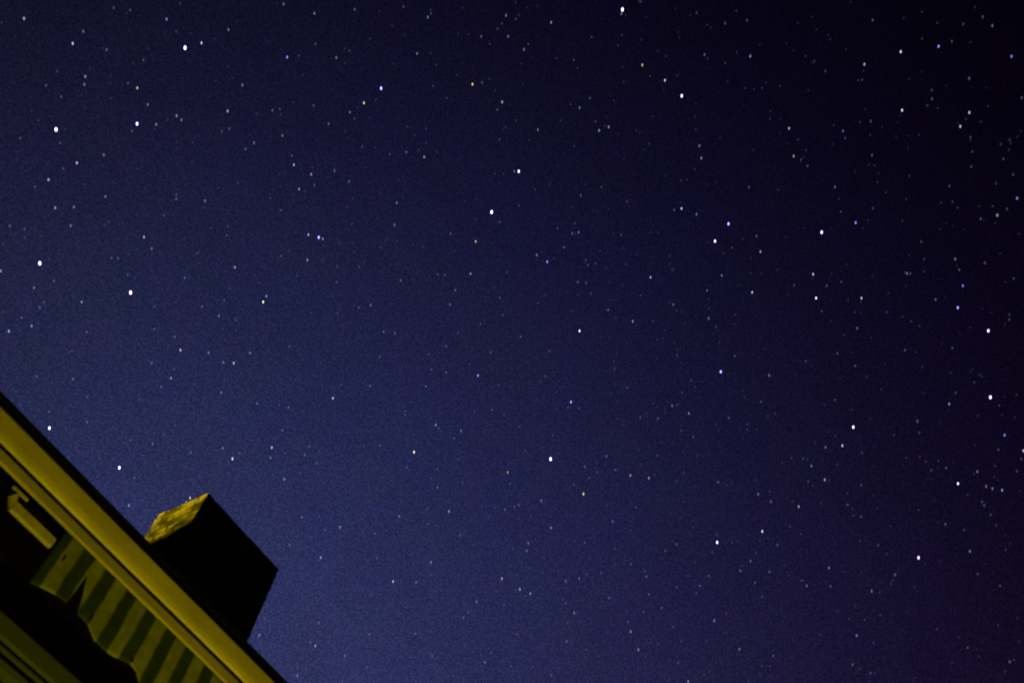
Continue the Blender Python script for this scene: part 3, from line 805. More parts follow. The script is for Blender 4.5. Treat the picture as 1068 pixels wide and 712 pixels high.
FAINT = [
 (0.269,0.5745,0.7731,'p',4.7),
 (0.2816,0.6084,0.742,'g',4.7),
 (0.3226,0.6255,0.7104,'g',4.7),
 (0.3381,0.6646,0.6663,'p',4.7),
 (0.4051,0.383,0.8302,'b',5.1),
 (0.3962,0.4292,0.8117,'c',5.0),
 (0.3956,0.4514,0.7998,'g',4.9),
 (0.3635,0.4969,0.788,'c',4.8),
 (0.3577,0.5959,0.719,'g',4.7),
 (0.4758,0.4765,0.7392,'g',5.0),
 (0.4988,0.2174,0.839,'b',5.4),
 (0.5232,0.1659,0.8359,'c',5.5),
 (0.5671,0.1596,0.808,'c',5.5),
 (0.487,0.3355,0.8064,'b',5.2),
 (0.5285,0.274,0.8035,'c',5.3),
 (0.5562,0.2419,0.795,'v',5.4),
 (0.5655,0.2331,0.7911,'g',5.4),
 (0.5479,0.3325,0.7676,'b',5.2),
 (0.5549,0.3152,0.7699,'p',5.3),
 (0.5584,0.0747,0.8262,'c',5.7),
 (0.573,0.0641,0.8171,'c',5.7),
 (0.6167,-0.0272,0.7867,'b',5.8),
 (0.6196,-0.0088,0.7849,'c',5.8),
 (0.5912,0.094,0.8011,'c',5.7),
 (0.6375,0.0349,0.7697,'c',5.8),
 (0.6324,0.0569,0.7725,'b',5.8),
 (0.6757,-0.014,0.7371,'b',5.8),
 (0.683,-0.0287,0.7299,'c',5.8),
 (0.6764,-0.0363,0.7357,'g',5.8),
 (0.6649,0.1206,0.7372,'c',5.7),
 (0.6951,0.0089,0.7188,'g',5.8),
 (0.5268,0.521,0.6716,'p',4.9),
 (0.4677,0.648,0.6011,'p',4.7),
 (0.5303,0.5923,0.6066,'p',4.8),
 (0.5659,0.42,0.7095,'w',5.1),
 (0.609,0.3823,0.6949,'g',5.2),
 (0.6157,0.3612,0.7003,'b',5.2),
 (0.6237,0.3322,0.7076,'c',5.3),
 (0.6346,0.3614,0.6832,'c',5.3),
 (0.6111,0.4844,0.6261,'p',5.0),
 (0.6402,0.246,0.7278,'b',5.5),
 (0.6495,0.2558,0.716,'b',5.4),
 (0.6306,0.285,0.7219,'c',5.4),
 (0.6815,0.2114,0.7006,'p',5.5),
 (0.6496,0.3253,0.6871,'g',5.3),
 (0.6625,0.2665,0.7001,'c',5.4),
 (0.6649,0.2776,0.6934,'g',5.4),
 (0.683,0.2276,0.694,'c',5.5),
 (0.6971,0.1851,0.6927,'b',5.6),
 (0.729,0.2342,0.6432,'c',5.6),
 (0.676,0.1134,0.7281,'c',5.7),
 (0.7084,0.033,0.7051,'c',5.8),
 (0.7045,0.0067,0.7097,'c',5.8),
 (0.7117,0.0059,0.7025,'b',5.8),
 (0.6976,0.1085,0.7082,'b',5.7),
 (0.7273,0.007,0.6863,'b',5.8),
 (0.7231,0.1108,0.6819,'b',5.8),
 (0.7357,0.0371,0.6763,'g',5.8),
 (0.746,0.0237,0.6656,'c',5.8),
 (0.7501,0.1445,0.6453,'b',5.7),
 (0.7558,0.169,0.6326,'p',5.7),
 (0.7643,0.1565,0.6256,'c',5.7),
 (0.772,0.0696,0.6318,'o',5.8),
 (0.2134,0.2743,0.9377,'c',5.6),
 (0.2507,0.1897,0.9493,'c',5.7),
 (0.3541,-0.046,0.9341,'c',6.2),
 (0.4455,-0.1478,0.883,'b',6.3),
 (0.4563,-0.1333,0.8798,'g',6.3),
 (0.0465,0.6678,0.7429,'g',5.2),
 (0.2136,0.6185,0.7562,'c',5.2),
 (0.3058,0.3218,0.896,'c',5.6),
 (0.2643,0.4825,0.8351,'c',5.3),
 (0.3148,0.3972,0.862,'c',5.5),
 (0.3189,0.3914,0.8632,'c',5.5),
 (0.367,0.3535,0.8604,'c',5.6),
 (0.2969,0.4755,0.8281,'g',5.3),
 (0.329,0.2173,0.919,'g',5.8),
 (0.3534,0.2007,0.9137,'c',5.8),
 (0.4376,0.1264,0.8902,'c',6.0),
 (0.3862,0.2619,0.8845,'c',5.7),
 (0.3883,0.2545,0.8857,'c',5.7),
 (0.3996,0.2707,0.8758,'c',5.7),
 (0.3912,0.3218,0.8622,'b',5.6),
 (0.4689,0.1676,0.8672,'b',5.9),
 (0.4356,0.227,0.8711,'c',5.8),
 (0.4934,0.1717,0.8527,'g',6.0),
 (0.4618,0.2259,0.8578,'c',5.8),
 (0.4088,0.3508,0.8425,'c',5.6),
 (0.4515,-0.0251,0.8919,'g',6.3),
 (0.4636,-0.0386,0.8852,'c',6.3),
 (0.479,-0.028,0.8774,'c',6.3),
 (0.4918,0.0865,0.8664,'g',6.1),
 (0.5059,0.0447,0.8614,'g',6.2),
 (0.5216,0.0725,0.8501,'c',6.1),
 (0.5632,-0.0037,0.8263,'c',6.3),
 (0.1871,0.6927,0.6966,'p',5.2),
 (0.2252,0.6991,0.6787,'g',5.2),
 (0.2783,0.6685,0.6897,'g',5.2),
 (0.3065,0.6477,0.6975,'g',5.2),
 (0.3762,0.419,0.8264,'g',5.5),
 (0.347,0.478,0.8069,'c',5.4),
 (0.3859,0.4404,0.8106,'g',5.4),
 (0.3106,0.5876,0.7472,'c',5.2),
 (0.3321,0.5665,0.7541,'g',5.2),
 (0.3451,0.5787,0.7389,'g',5.2),
 (0.3762,0.5703,0.7302,'g',5.2),
 (0.3892,0.564,0.7283,'c',5.2),
 (0.4045,0.5227,0.7504,'b',5.3),
 (0.4131,0.5097,0.7547,'g',5.4),
 (0.4341,0.4558,0.777,'g',5.5),
 (0.4676,0.4497,0.761,'b',5.5),
 (0.4627,0.4706,0.7513,'b',5.5),
 (0.4442,0.4953,0.7466,'g',5.4),
 (0.4861,0.4541,0.7467,'b',5.5),
 (0.4496,0.4036,0.7968,'g',5.6),
 (0.4594,0.3948,0.7957,'b',5.6),
 (0.5274,0.4263,0.7349,'p',5.6),
 (0.4804,0.2791,0.8315,'g',5.8),
 (0.5006,0.275,0.8208,'p',5.8),
 (0.5236,0.2143,0.8246,'c',5.9),
 (0.5288,0.227,0.8178,'c',5.9),
 (0.5358,0.2359,0.8107,'g',5.9),
 (0.4767,0.3856,0.79,'c',5.6),
 (0.5001,0.3591,0.788,'b',5.7),
 (0.5779,0.18,0.796,'g',6.0),
 (0.5816,0.1822,0.7928,'c',6.0),
 (0.5634,0.2728,0.7799,'c',5.8),
 (0.6195,0.1924,0.761,'b',6.0),
 (0.6061,0.2647,0.75,'b',5.9),
 (0.5893,0.3095,0.7463,'c',5.8),
 (0.5315,0.4128,0.7397,'p',5.6),
 (0.5534,0.1049,0.8263,'g',6.1),
 (0.6126,-0.0339,0.7897,'g',6.3),
 (0.6341,-0.0552,0.7713,'g',6.3),
 (0.6353,0.09,0.767,'c',6.2),
 (0.6213,0.1429,0.7704,'c',6.1),
 (0.6381,0.1467,0.7559,'g',6.1),
 (0.6533,0.0432,0.7559,'g',6.3),
 (0.6604,0.0293,0.7504,'g',6.3),
 (0.6881,0.0181,0.7253,'c',6.3),
 (0.6864,0.063,0.7244,'c',6.3),
 (0.4177,0.591,0.6901,'p',5.2),
 (0.4291,0.6072,0.6688,'c',5.2),
 (0.5319,0.5695,0.6267,'p',5.3),
 (0.5795,0.5252,0.6232,'g',5.5),
 (0.5206,0.4719,0.7115,'g',5.5),
 (0.5891,0.3666,0.7201,'c',5.7),
 (0.6023,0.3218,0.7306,'b',5.8),
 (0.5878,0.4542,0.6695,'b',5.6),
 (0.5741,0.4915,0.6549,'p',5.5),
 (0.6566,0.3515,0.6673,'p',5.8),
 (0.5907,0.4969,0.6357,'b',5.5),
 (0.651,0.4317,0.6243,'p',5.7),
 (0.6596,0.2097,0.7218,'b',6.0),
 (0.6299,0.2973,0.7176,'p',5.9),
 (0.6339,0.322,0.7032,'c',5.8),
 (0.6568,0.2983,0.6925,'g',5.9),
 (0.6681,0.283,0.6882,'c',5.9),
 (0.6936,0.2258,0.6841,'g',6.0),
 (0.6626,0.3181,0.678,'p',5.9),
 (0.6574,0.3351,0.6749,'g',5.8),
 (0.6781,0.3135,0.6648,'g',5.9),
 (0.6993,0.3191,0.6397,'p',5.9),
 (0.6731,0.1197,0.7298,'b',6.2),
 (-0.0553,0.5106,0.8581,'g',5.7),
 (-0.0462,0.5016,0.8639,'g',5.7),
 (-0.01,0.4828,0.8757,'b',5.7),
 (-0.0057,0.5173,0.8558,'g',5.7),
 (0.0034,0.5382,0.8428,'g',5.7),
 (0.0395,0.5581,0.8288,'g',5.7),
 (0.087,0.4933,0.8655,'g',5.7),
 (0.0852,0.4999,0.8619,'g',5.7),
 (-0.0089,0.6247,0.7808,'g',5.7),
 (-0.0331,0.5867,0.8091,'g',5.7),
 (-0.0185,0.5837,0.8118,'g',5.7),
 (-0.0377,0.5741,0.8179,'b',5.7),
 (-0.0278,0.4664,0.8841,'b',5.7),
 (0.0129,0.6056,0.7956,'c',5.7),
 (0.0323,0.6153,0.7876,'g',5.7),
 (0.1031,0.2857,0.9527,'c',5.9),
 (0.1467,0.2319,0.9616,'c',6.1),
 (0.1487,0.2379,0.9599,'g',6.1),
 (0.1567,0.2512,0.9552,'b',6.1),
 (0.0681,0.4084,0.9103,'b',5.7),
 (0.0901,0.3678,0.9255,'c',5.8),
 (0.0676,0.3906,0.9181,'c',5.7),
 (0.1459,0.3051,0.9411,'b',6.0),
 (0.1844,0.2675,0.9458,'b',6.1),
 (0.1606,0.3174,0.9346,'c',6.0),
 (0.1777,0.3118,0.9334,'b',6.0),
 (0.0986,0.4481,0.8885,'c',5.7),
 (0.1134,0.4212,0.8999,'c',5.7),
 (0.1453,0.3957,0.9068,'g',5.8),
 (0.2319,0.2749,0.9331,'b',6.1),
 (0.1911,0.3428,0.9197,'b',5.9),
 (0.1715,0.4027,0.8991,'g',5.8),
 (0.1922,0.3841,0.9031,'g',5.9),
 (0.2045,0.3584,0.9109,'b',5.9),
 (0.1408,0.4609,0.8762,'g',5.7),
 (0.2386,0.2857,0.9281,'g',6.1),
 (0.1743,0.4346,0.8836,'b',5.8),
 (0.1415,0.37,0.9182,'b',5.9),
 (0.2463,0.0603,0.9673,'g',6.4),
 (0.2393,0.0873,0.967,'b',6.4),
 (0.2434,0.0883,0.9659,'b',6.4),
 (0.228,0.1211,0.9661,'c',6.3),
 (0.2022,0.1624,0.9658,'c',6.2),
 (0.1485,0.2142,0.9654,'b',6.1),
 (0.1502,0.2186,0.9642,'c',6.1),
 (0.1764,0.219,0.9596,'g',6.1),
 (0.2445,0.1119,0.9632,'b',6.3),
 (0.2737,0.105,0.9561,'g',6.4),
 (0.2019,0.2012,0.9585,'b',6.2),
 (0.2116,0.1871,0.9593,'g',6.2),
 (0.301,0.0647,0.9514,'c',6.5),
 (0.3139,0.0526,0.948,'g',6.5),
 (0.3184,0.0329,0.9474,'b',6.5),
 (0.2461,0.2089,0.9465,'b',6.2),
 (0.2725,0.1947,0.9422,'g',6.2),
 (0.2544,0.2246,0.9406,'b',6.2),
 (0.2961,0.1428,0.9444,'b',6.3),
 (0.3262,0.111,0.9388,'g',6.4),
 (0.3153,0.1064,0.943,'b',6.4),
 (0.3165,0.1573,0.9355,'g',6.3),
 (0.2822,0.2238,0.9329,'b',6.2),
 (0.3439,0.0935,0.9343,'b',6.5),
 (0.3579,0.1277,0.925,'c',6.4),
 (0.2644,0.1698,0.9493,'g',6.3),
 (0.3059,-0.0347,0.9514,'b',6.7),
 (0.304,-0.0014,0.9527,'b',6.6),
 (0.3625,-0.1396,0.9215,'g',6.8),
 (0.3534,-0.0427,0.9345,'g',6.7),
 (0.3272,0.0227,0.9447,'g',6.6),
 (0.342,0.0012,0.9397,'b',6.6),
 (0.3881,-0.1086,0.9152,'b',6.8),
 (0.3959,-0.0631,0.9161,'b',6.8),
 (0.4003,-0.0594,0.9145,'b',6.8),
 (0.4212,-0.1046,0.9009,'b',6.8),
 (0.417,-0.132,0.8993,'g',6.8),
 (0.3786,-0.0382,0.9248,'b',6.7),
 (0.3988,-0.0452,0.9159,'b',6.7),
 (0.3432,0.04,0.9384,'c',6.5),
 (0.4115,-0.0529,0.9099,'b',6.8),
 (0.415,-0.063,0.9077,'b',6.8),
 (0.438,-0.1083,0.8924,'g',6.8),
 (0.4486,-0.1434,0.8822,'g',6.8),
 (0.3948,0.0008,0.9188,'b',6.7),
 (0.2886,-0.0635,0.9553,'b',6.7),
 (0.3691,-0.0943,0.9246,'b',6.8),
 (0.3704,-0.0825,0.9252,'g',6.8),
 (0.4026,-0.1368,0.9051,'b',6.8),
 (0.3536,0.0345,0.9348,'b',6.6),
 (0.4265,-0.0256,0.9041,'c',6.7),
 (0.0316,0.6383,0.7692,'g',5.7),
 (0.056,0.6618,0.7476,'g',5.7),
 (0.1086,0.5591,0.8219,'g',5.7),
 (0.1327,0.5125,0.8484,'b',5.7),
 (0.1177,0.5762,0.8088,'g',5.7),
 (0.164,0.5707,0.8046,'g',5.7),
 (0.1174,0.6805,0.7232,'g',5.7),
 (0.1209,0.626,0.7704,'g',5.7),
 (0.1248,0.6225,0.7726,'g',5.7),
 (0.1164,0.6976,0.7069,'p',5.7),
 (0.1805,0.6196,0.7639,'b',5.7),
 (0.2358,0.5718,0.7858,'c',5.7),
 (0.2067,0.5895,0.7809,'p',5.7),
 (0.2144,0.5719,0.7918,'g',5.7),
 (0.1964,0.6284,0.7527,'g',5.7),
 (0.1612,0.6688,0.7258,'p',5.7),
 (0.1074,0.6673,0.737,'p',5.7),
 (0.1418,0.6232,0.7691,'g',5.7),
 (0.1602,0.5386,0.8272,'b',5.7),
 (0.1665,0.5434,0.8228,'g',5.7),
 (0.1758,0.4573,0.8718,'g',5.7),
 (0.2619,0.4325,0.8628,'b',5.9),
 (0.2588,0.4241,0.8679,'b',5.9),
 (0.2126,0.5136,0.8313,'c',5.7),
 (0.2368,0.5101,0.8269,'b',5.7),
 (0.2525,0.4754,0.8427,'g',5.8),
 (0.3505,0.3364,0.8741,'c',6.1),
 (0.2892,0.4946,0.8196,'g',5.8),
 (0.3722,0.404,0.8356,'g',6.0),
 (0.3776,0.3809,0.844,'c',6.0),
 (0.3824,0.3578,0.8519,'g',6.1),
 (0.2506,0.4562,0.8539,'b',5.8),
 (0.2653,0.4583,0.8483,'g',5.8),
 (0.227,0.4456,0.866,'c',5.8),
 (0.1768,0.494,0.8513,'g',5.7),
 (0.162,0.496,0.853,'b',5.7),
 (0.2637,0.305,0.9151,'b',6.1),
 (0.3507,0.2201,0.9103,'b',6.3),
 (0.3459,0.256,0.9027,'g',6.2),
 (0.341,0.2736,0.8994,'g',6.2),
 (0.3732,0.2268,0.8996,'b',6.3),
 (0.3808,0.2618,0.8868,'g',6.2),
 (0.3976,0.2473,0.8836,'b',6.3),
 (0.4172,0.1851,0.8898,'g',6.4),
 (0.4286,0.1878,0.8838,'b',6.4),
 (0.4103,0.2709,0.8708,'g',6.2),
 (0.3886,0.313,0.8666,'b',6.1),
 (0.4541,0.2036,0.8674,'g',6.4),
 (0.4766,0.1851,0.8594,'b',6.4),
 (0.4778,0.2296,0.8479,'b',6.3),
 (0.3933,0.1857,0.9005,'g',6.4),
 (0.4006,0.2137,0.891,'b',6.3),
 (0.4638,0.2001,0.8631,'g',6.4),
 (0.4251,0.2561,0.8682,'b',6.3),
 (0.3504,0.1562,0.9235,'b',6.4),
 (0.3781,0.1139,0.9187,'b',6.5),
 (0.3026,0.2981,0.9053,'g',6.1),
 (0.4703,0.1107,0.8755,'b',6.5),
 (0.41,0.0639,0.9099,'g',6.6),
 (0.4405,0.0156,0.8976,'b',6.7),
 (0.4906,-0.0926,0.8665,'g',6.8),
 (0.5023,-0.0913,0.8599,'b',6.8),
 (0.4944,-0.0618,0.867,'g',6.8),
 (0.4984,-0.0657,0.8645,'b',6.8),
 (0.4507,0.0562,0.8909,'b',6.6),
 (0.4507,0.0751,0.8895,'b',6.6),
 (0.4607,0.0333,0.8869,'b',6.7),
 (0.5073,-0.0209,0.8615,'g',6.8),
 (0.5289,-0.0551,0.8469,'b',6.8),
 (0.5312,-0.0921,0.8422,'g',6.8),
 (0.4936,0.0676,0.8671,'b',6.6),
 (0.4965,0.0951,0.8628,'b',6.6),
 (0.5278,0.0359,0.8486,'c',6.7),
 (0.5354,0.0396,0.8437,'b',6.7),
 (0.5334,0.0447,0.8447,'g',6.7),
 (0.5486,-0.0351,0.8354,'b',6.8),
 (0.5723,-0.0651,0.8175,'b',6.8),
 (0.5295,-0.0073,0.8483,'g',6.8),
 (0.5297,0.0094,0.8481,'c',6.8),
 (0.504,-0.0736,0.8606,'b',6.8),
 (0.5535,-0.0861,0.8284,'g',6.8),
 (0.5791,-0.0332,0.8146,'b',6.8),
 (0.4964,0.05,0.8667,'b',6.7),
 (0.5121,0.0161,0.8588,'b',6.7),
 (0.5671,-0.0597,0.8215,'b',6.8),
 (0.237,0.6308,0.7389,'g',5.7),
 (0.2076,0.6911,0.6923,'g',5.7),
 (0.239,0.6621,0.7102,'b',5.7),
 (0.1966,0.7156,0.6703,'g',5.7),
 (0.291,0.689,0.6637,'p',5.7),
 (0.2627,0.6806,0.684,'g',5.7),
 (0.2778,0.6588,0.6992,'b',5.7),
 (0.3363,0.6159,0.7125,'p',5.7),
 (0.2386,0.7189,0.6528,'b',5.7),
 (0.2804,0.6329,0.7217,'b',5.7),
 (0.1653,0.7107,0.6838,'p',5.7),
 (0.1668,0.6837,0.7104,'b',5.7),
 (0.3724,0.437,0.8187,'c',5.9),
 (0.4029,0.4056,0.8204,'b',6.0),
 (0.3248,0.5725,0.7529,'b',5.7),
 (0.3629,0.5843,0.7259,'b',5.7),
 (0.3727,0.5644,0.7365,'p',5.7),
 (0.386,0.5794,0.7179,'b',5.7),
 (0.4027,0.4771,0.7812,'g',5.9),
 (0.405,0.4788,0.7789,'g',5.9),
 (0.4501,0.4462,0.7735,'p',6.0),
 (0.4477,0.4939,0.7454,'b',5.9),
 (0.4418,0.4195,0.793,'c',6.0),
 (0.5124,0.4134,0.7527,'g',6.1),
 (0.4846,0.4912,0.7238,'p',5.9),
 (0.4376,0.5311,0.7255,'b',5.8),
 (0.2868,0.5436,0.7888,'g',5.7),
 (0.3822,0.559,0.7358,'b',5.7),
 (0.3458,0.519,0.7817,'p',5.8),
 (0.4345,0.3888,0.8124,'c',6.1),
 (0.466,0.4785,0.7442,'b',5.9),
 (0.4509,0.4643,0.7623,'b',6.0),
 (0.4926,0.2367,0.8375,'b',6.3),
 (0.4347,0.3309,0.8376,'g',6.2),
 (0.4927,0.2847,0.8223,'b',6.3),
 (0.5303,0.213,0.8206,'g',6.4),
 (0.552,0.1716,0.816,'b',6.5),
 (0.4934,0.3259,0.8064,'g',6.2),
 (0.5283,0.2674,0.8059,'c',6.3),
 (0.5363,0.2496,0.8063,'b',6.4),
 (0.5187,0.2963,0.802,'c',6.3),
 (0.5522,0.2396,0.7985,'b',6.4),
 (0.5845,0.174,0.7925,'b',6.5),
 (0.5659,0.2085,0.7977,'g',6.5),
 (0.548,0.3413,0.7637,'g',6.2),
 (0.5515,0.287,0.7832,'g',6.3),
 (0.5842,0.2253,0.7797,'b',6.4),
 (0.5891,0.2637,0.7638,'g',6.4),
 (0.5451,0.3575,0.7583,'p',6.2),
 (0.6089,0.2175,0.7628,'b',6.5),
 (0.602,0.2637,0.7537,'b',6.4),
 (0.5753,0.3352,0.7461,'p',6.3),
 (0.5304,0.4171,0.738,'p',6.1),
 (0.5803,0.2364,0.7793,'g',6.4),
 (0.4523,0.344,0.8229,'p',6.2),
 (0.4973,0.3892,0.7754,'c',6.1),
 (0.5765,0.0121,0.817,'b',6.8),
 (0.5626,0.0615,0.8245,'b',6.7),
 (0.5803,0.0382,0.8135,'b',6.8),
 (0.5954,0.0437,0.8022,'b',6.8),
 (0.6088,-0.0279,0.7929,'g',6.8),
 (0.6301,0.0037,0.7765,'b',6.8),
 (0.6326,-0.0455,0.7731,'b',6.8),
 (0.6444,-0.0375,0.7638,'g',6.8),
 (0.6266,0.0556,0.7774,'b',6.8),
 (0.6149,0.0707,0.7855,'b',6.7),
 (0.6585,-0.0054,0.7526,'g',6.8),
 (0.6171,0.163,0.7698,'g',6.6),
 (0.644,0.1289,0.7541,'b',6.7),
 (0.6546,0.06,0.7536,'b',6.8),
 (0.6651,0.0317,0.7461,'b',6.8),
 (0.6708,0.0411,0.7405,'b',6.8),
 (0.6824,-0.0093,0.7309,'p',6.8),
 (0.6854,-0.0111,0.7281,'b',6.8),
 (0.6461,0.1676,0.7446,'c',6.6),
 (0.6692,0.1181,0.7336,'b',6.7),
 (0.6486,-0.0461,0.7597,'p',6.8),
 (0.5805,0.1513,0.8001,'g',6.6),
 (0.6118,0.017,0.7908,'c',6.8),
 (0.6959,-0.0243,0.7177,'g',6.8),
 (0.6751,0.0971,0.7313,'g',6.7),
 (0.6642,0.0176,0.7473,'b',6.8),
 (0.4274,0.5778,0.6953,'b',5.8),
 (0.4402,0.5773,0.6877,'p',5.8),
 (0.4716,0.5405,0.6967,'p',5.8),
 (0.5009,0.4895,0.7138,'b',6.0),
 (0.4957,0.495,0.7136,'g',5.9),
 (0.5306,0.5072,0.6792,'g',5.9),
 (0.4661,0.5857,0.6631,'b',5.8),
 (0.4891,0.5459,0.6803,'g',5.9),
 (0.5021,0.6144,0.6085,'g',5.7),
 (0.4956,0.6044,0.6238,'p',5.7),
 (0.5574,0.5338,0.6359,'p',5.9),
 (0.5435,0.5984,0.5887,'b',5.8),
 (0.4848,0.5927,0.6432,'b',5.8),
 (0.5904,0.5254,0.6127,'b',6.0),
 (0.5494,0.5781,0.6033,'p',5.8),
 (0.5094,0.559,0.6542,'c',5.8),
 (0.5578,0.431,0.7093,'b',6.1),
 (0.5455,0.4053,0.7336,'g',6.1),
 (0.5833,0.3752,0.7204,'b',6.2),
 (0.5932,0.4342,0.678,'c',6.1),
 (0.5845,0.4407,0.6813,'g',6.1),
 (0.5733,0.4863,0.6594,'p',6.0),
 (0.6099,0.3745,0.6984,'g',6.2),
 (0.617,0.3461,0.7068,'b',6.3),
 (0.6174,0.401,0.6768,'p',6.2),
 (0.6088,0.4772,0.6337,'g',6.1),
 (0.6265,0.4634,0.6267,'p',6.1),
 (0.6117,0.4508,0.6501,'p',6.1),
 (0.6192,0.4388,0.6512,'b',6.1),
 (0.6536,0.3955,0.6453,'b',6.2),
 (0.6297,0.4048,0.663,'g',6.2),
 (0.5946,0.3982,0.6985,'b',6.2),
 (0.6333,0.3691,0.6802,'b',6.3),
 (0.6656,0.2167,0.7141,'p',6.5),
 (0.6899,0.1953,0.697,'b',6.6),
 (0.7052,0.1654,0.6894,'b',6.6),
 (0.697,0.3047,0.6491,'b',6.4),
 (0.6983,0.2881,0.6553,'p',6.4),
 (0.6829,0.3458,0.6435,'p',6.3),
 (0.6948,0.3268,0.6407,'b',6.4),
 (0.7103,0.2532,0.6568,'b',6.5),
 (0.7319,0.1877,0.655,'g',6.6),
 (0.7151,0.2938,0.6343,'p',6.4),
 (0.7337,0.2635,0.6263,'p',6.5),
 (0.7342,0.2512,0.6308,'b',6.5),
 (0.7069,0.213,0.6745,'b',6.6),
 (0.6689,0.1715,0.7233,'g',6.6),
 (0.6815,0.3316,0.6524,'p',6.4),
 (0.7152,0.2995,0.6315,'p',6.4),
 (0.7329,0.2404,0.6364,'g',6.5),
 (0.7049,0.1044,0.7016,'p',6.8),
 (0.7316,0.0277,0.6811,'b',6.8),
 (0.7211,0.0633,0.6899,'g',6.8),
 (0.7595,0.1641,0.6295,'g',6.7),
 (0.7653,0.0212,0.6433,'p',6.8),
 (0.7192,0.0025,0.6948,'b',6.8),
 (0.7245,0.0015,0.6893,'c',6.8),
 (0.7502,0.1167,0.6508,'b',6.8),
 (0.7359,0.1448,0.6614,'p',6.7),
 (0.7766,0.1214,0.6182,'g',6.8),
 (0.7782,0.0635,0.6248,'p',6.8),
 (0.7241,0.1649,0.6697,'g',6.7),
]

# ------------------------------------------------------------------ stars
STAR_DISTANCE = 1000.0
PX = STAR_DISTANCE / 1010.0          # how wide one pixel of the photograph is at that distance
TINT = {'halo': (0.9, 0.45, 1.9), 'w': (0.95, 0.88, 1.12), 'p': (1.0, 0.80, 1.05), 'b': (0.30, 0.40, 1.2), 'c': (0.42, 0.76, 1.08),
        'o': (1.0, 0.78, 0.48), 'g': (0.56, 0.76, 1.05), 'v': (0.42, 0.32, 1.2)}
SIZES = [(1.0, 3.05, 1.25), (1.5, 2.6, 1.0), (2.0, 2.4, 0.78), (2.5, 2.4, 0.55), (3.0, 2.4, 0.33), (3.5, 2.45, 0.20), (4.0, 2.5, 0.118),
         (4.5, 2.5, 0.074), (5.0, 2.5, 0.050), (5.5, 2.45, 0.036), (6.0, 2.4, 0.025), (6.5, 2.3, 0.013), (7.0, 2.3, 0.008)]


def star_size(m):
    for (a, d, s), (b, d2, s2) in zip(SIZES, SIZES[1:]):
        if m <= b:
            t = max(0.0, (m - a) / (b - a))
            return d + (d2 - d) * t, s * (s2 / s) ** t
    return SIZES[-1][1:]


star_mats = {}


def star_material(c, m):
    key = (c, round(m * 2) / 2)
    if key not in star_mats:
        s = star_size(key[1])[1]
        mt = bpy.data.materials.new('starlight')
        mt.use_nodes = True
        nt = mt.node_tree
        nt.nodes.clear()
        e = nt.nodes.new('ShaderNodeEmission')
        e.inputs['Color'].default_value = (*TINT[c], 1)
        e.inputs['Strength'].default_value = s
        tr = nt.nodes.new('ShaderNodeBsdfTransparent')     # the glow of the sky goes on behind the star
        ad = nt.nodes.new('ShaderNodeAddShader')
        o = nt.nodes.new('ShaderNodeOutputMaterial')
        nt.links.new(e.outputs[0], ad.inputs[0])
        nt.links.new(tr.outputs[0], ad.inputs[1])
        nt.links.new(ad.outputs[0], o.inputs['Surface'])
        try:
            mt.cycles.emission_sampling = 'NONE'
        except Exception:
            pass
        star_mats[key] = mt
    return star_mats[key]


star_meshes = {}


def star_mesh(c, m):
    mt = star_material(c, m)
    if mt.name not in star_meshes:
        bm = bmesh.new()
        bmesh.ops.create_icosphere(bm, subdivisions=2, radius=0.5)
        me = bpy.data.meshes.new('star')
        bm.to_mesh(me)
        bm.free()
        me.materials.append(mt)
        me.shade_smooth()
        if m < 2.2:            # glare of the brightest ones: a wider, violet shell
            bm = bmesh.new()
            bm.from_mesh(me)
            n0 = len(bm.faces)
            bmesh.ops.create_icosphere(bm, subdivisions=2, radius=0.72)
            bm.faces.ensure_lookup_table()
            for f in bm.faces[n0:]:
                f.material_index = 1
                f.smooth = True
            bm.to_mesh(me)
            bm.free()
            me.materials.append(star_material('halo', 4.0))
        star_meshes[mt.name] = me
    return star_meshes[mt.name]


def star_frame(d):
    """Axes with z across the sky and y along the line of sight."""
    up = Vector((-0.756, -0.381, 0.532))
    up = (up - d * d.dot(up)).normalized()
    return Matrix((up.cross(d) * -1, d, up)).transposed().to_4x4()


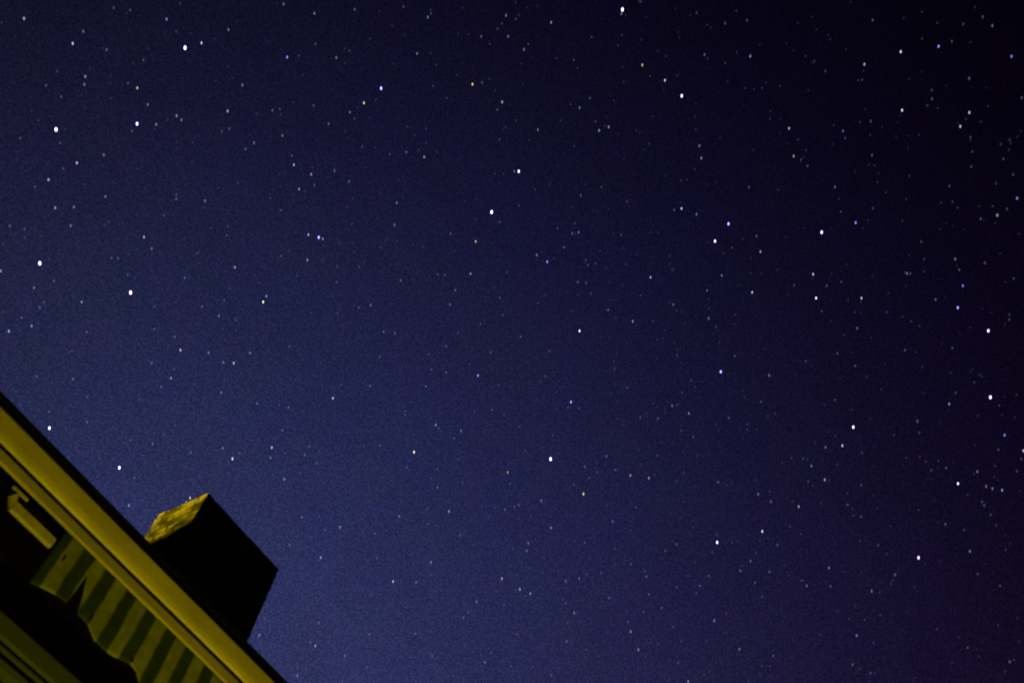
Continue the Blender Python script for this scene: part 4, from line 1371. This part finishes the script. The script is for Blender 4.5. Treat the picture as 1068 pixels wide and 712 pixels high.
for (dx, dy, dz, c, m, label) in STARS:
    d = Vector((dx, dy, dz)).normalized()
    dia = star_size(m)[0] * PX
    o = bpy.data.objects.new('star', star_mesh(c, m))
    COL.objects.link(o)
    o.matrix_world = Matrix.Translation(EYE + d * STAR_DISTANCE) @ star_frame(d) @ Matrix.Diagonal((dia * 0.76, dia, dia * 1.22, 1.0))
    tag(o, label, 'star', 'stars in the night sky')

# the rest, too faint and too many to count, and the sky outside the photograph as well
slots, f_verts, f_faces, f_mats = [], [], [], []
bm = bmesh.new()
bmesh.ops.create_icosphere(bm, subdivisions=1, radius=0.5)
ball_v = [v.co.copy() for v in bm.verts]
ball_f = [[v.index for v in f.verts] for f in bm.faces]
bm.free()


def add_faint(d, c, m):
    mt = star_material(c, m)
    if mt not in slots:
        slots.append(mt)
    dia = star_size(m)[0] * PX
    mat = Matrix.Translation(EYE + d * STAR_DISTANCE) @ star_frame(d) @ Matrix.Diagonal((dia * 0.85, dia, dia * 1.15, 1.0))
    n0 = len(f_verts)
    f_verts.extend([mat @ v for v in ball_v])
    f_faces.extend([[n0 + i for i in f] for f in ball_f])
    f_mats.extend([slots.index(mt)] * len(ball_f))


for (dx, dy, dz, c, m) in FAINT:
    add_faint(Vector((dx, dy, dz)).normalized(), c, m)
cam_inv = cam.matrix_world.inverted()
made = 0
while made < 5200:
    d = Vector((random.gauss(0, 1), random.gauss(0, 1), random.gauss(0, 1))).normalized()
    if d.z < 0.03:
        continue
    v = cam_inv.to_3x3() @ d
    inside = v.z < -0.1 and abs(v.x / -v.z) < 0.54 and abs(v.y / -v.z) < 0.365
    m = 6.5 if inside else random.choice((6.0, 6.0, 5.5, 5.5, 5.0, 4.5, 3.5))
    add_faint(d, random.choice('bbbccpg'), m)
    made += 1
me = bpy.data.meshes.new('faint_stars')
me.from_pydata(f_verts, [], f_faces)
for mt in slots:
    me.materials.append(mt)
me.polygons.foreach_set('material_index', f_mats)
me.update()
fs = bpy.data.objects.new('faint_stars', me)
COL.objects.link(fs)
tag(fs, 'countless faint stars scattered all over the night sky', 'faint stars', kind='stuff')
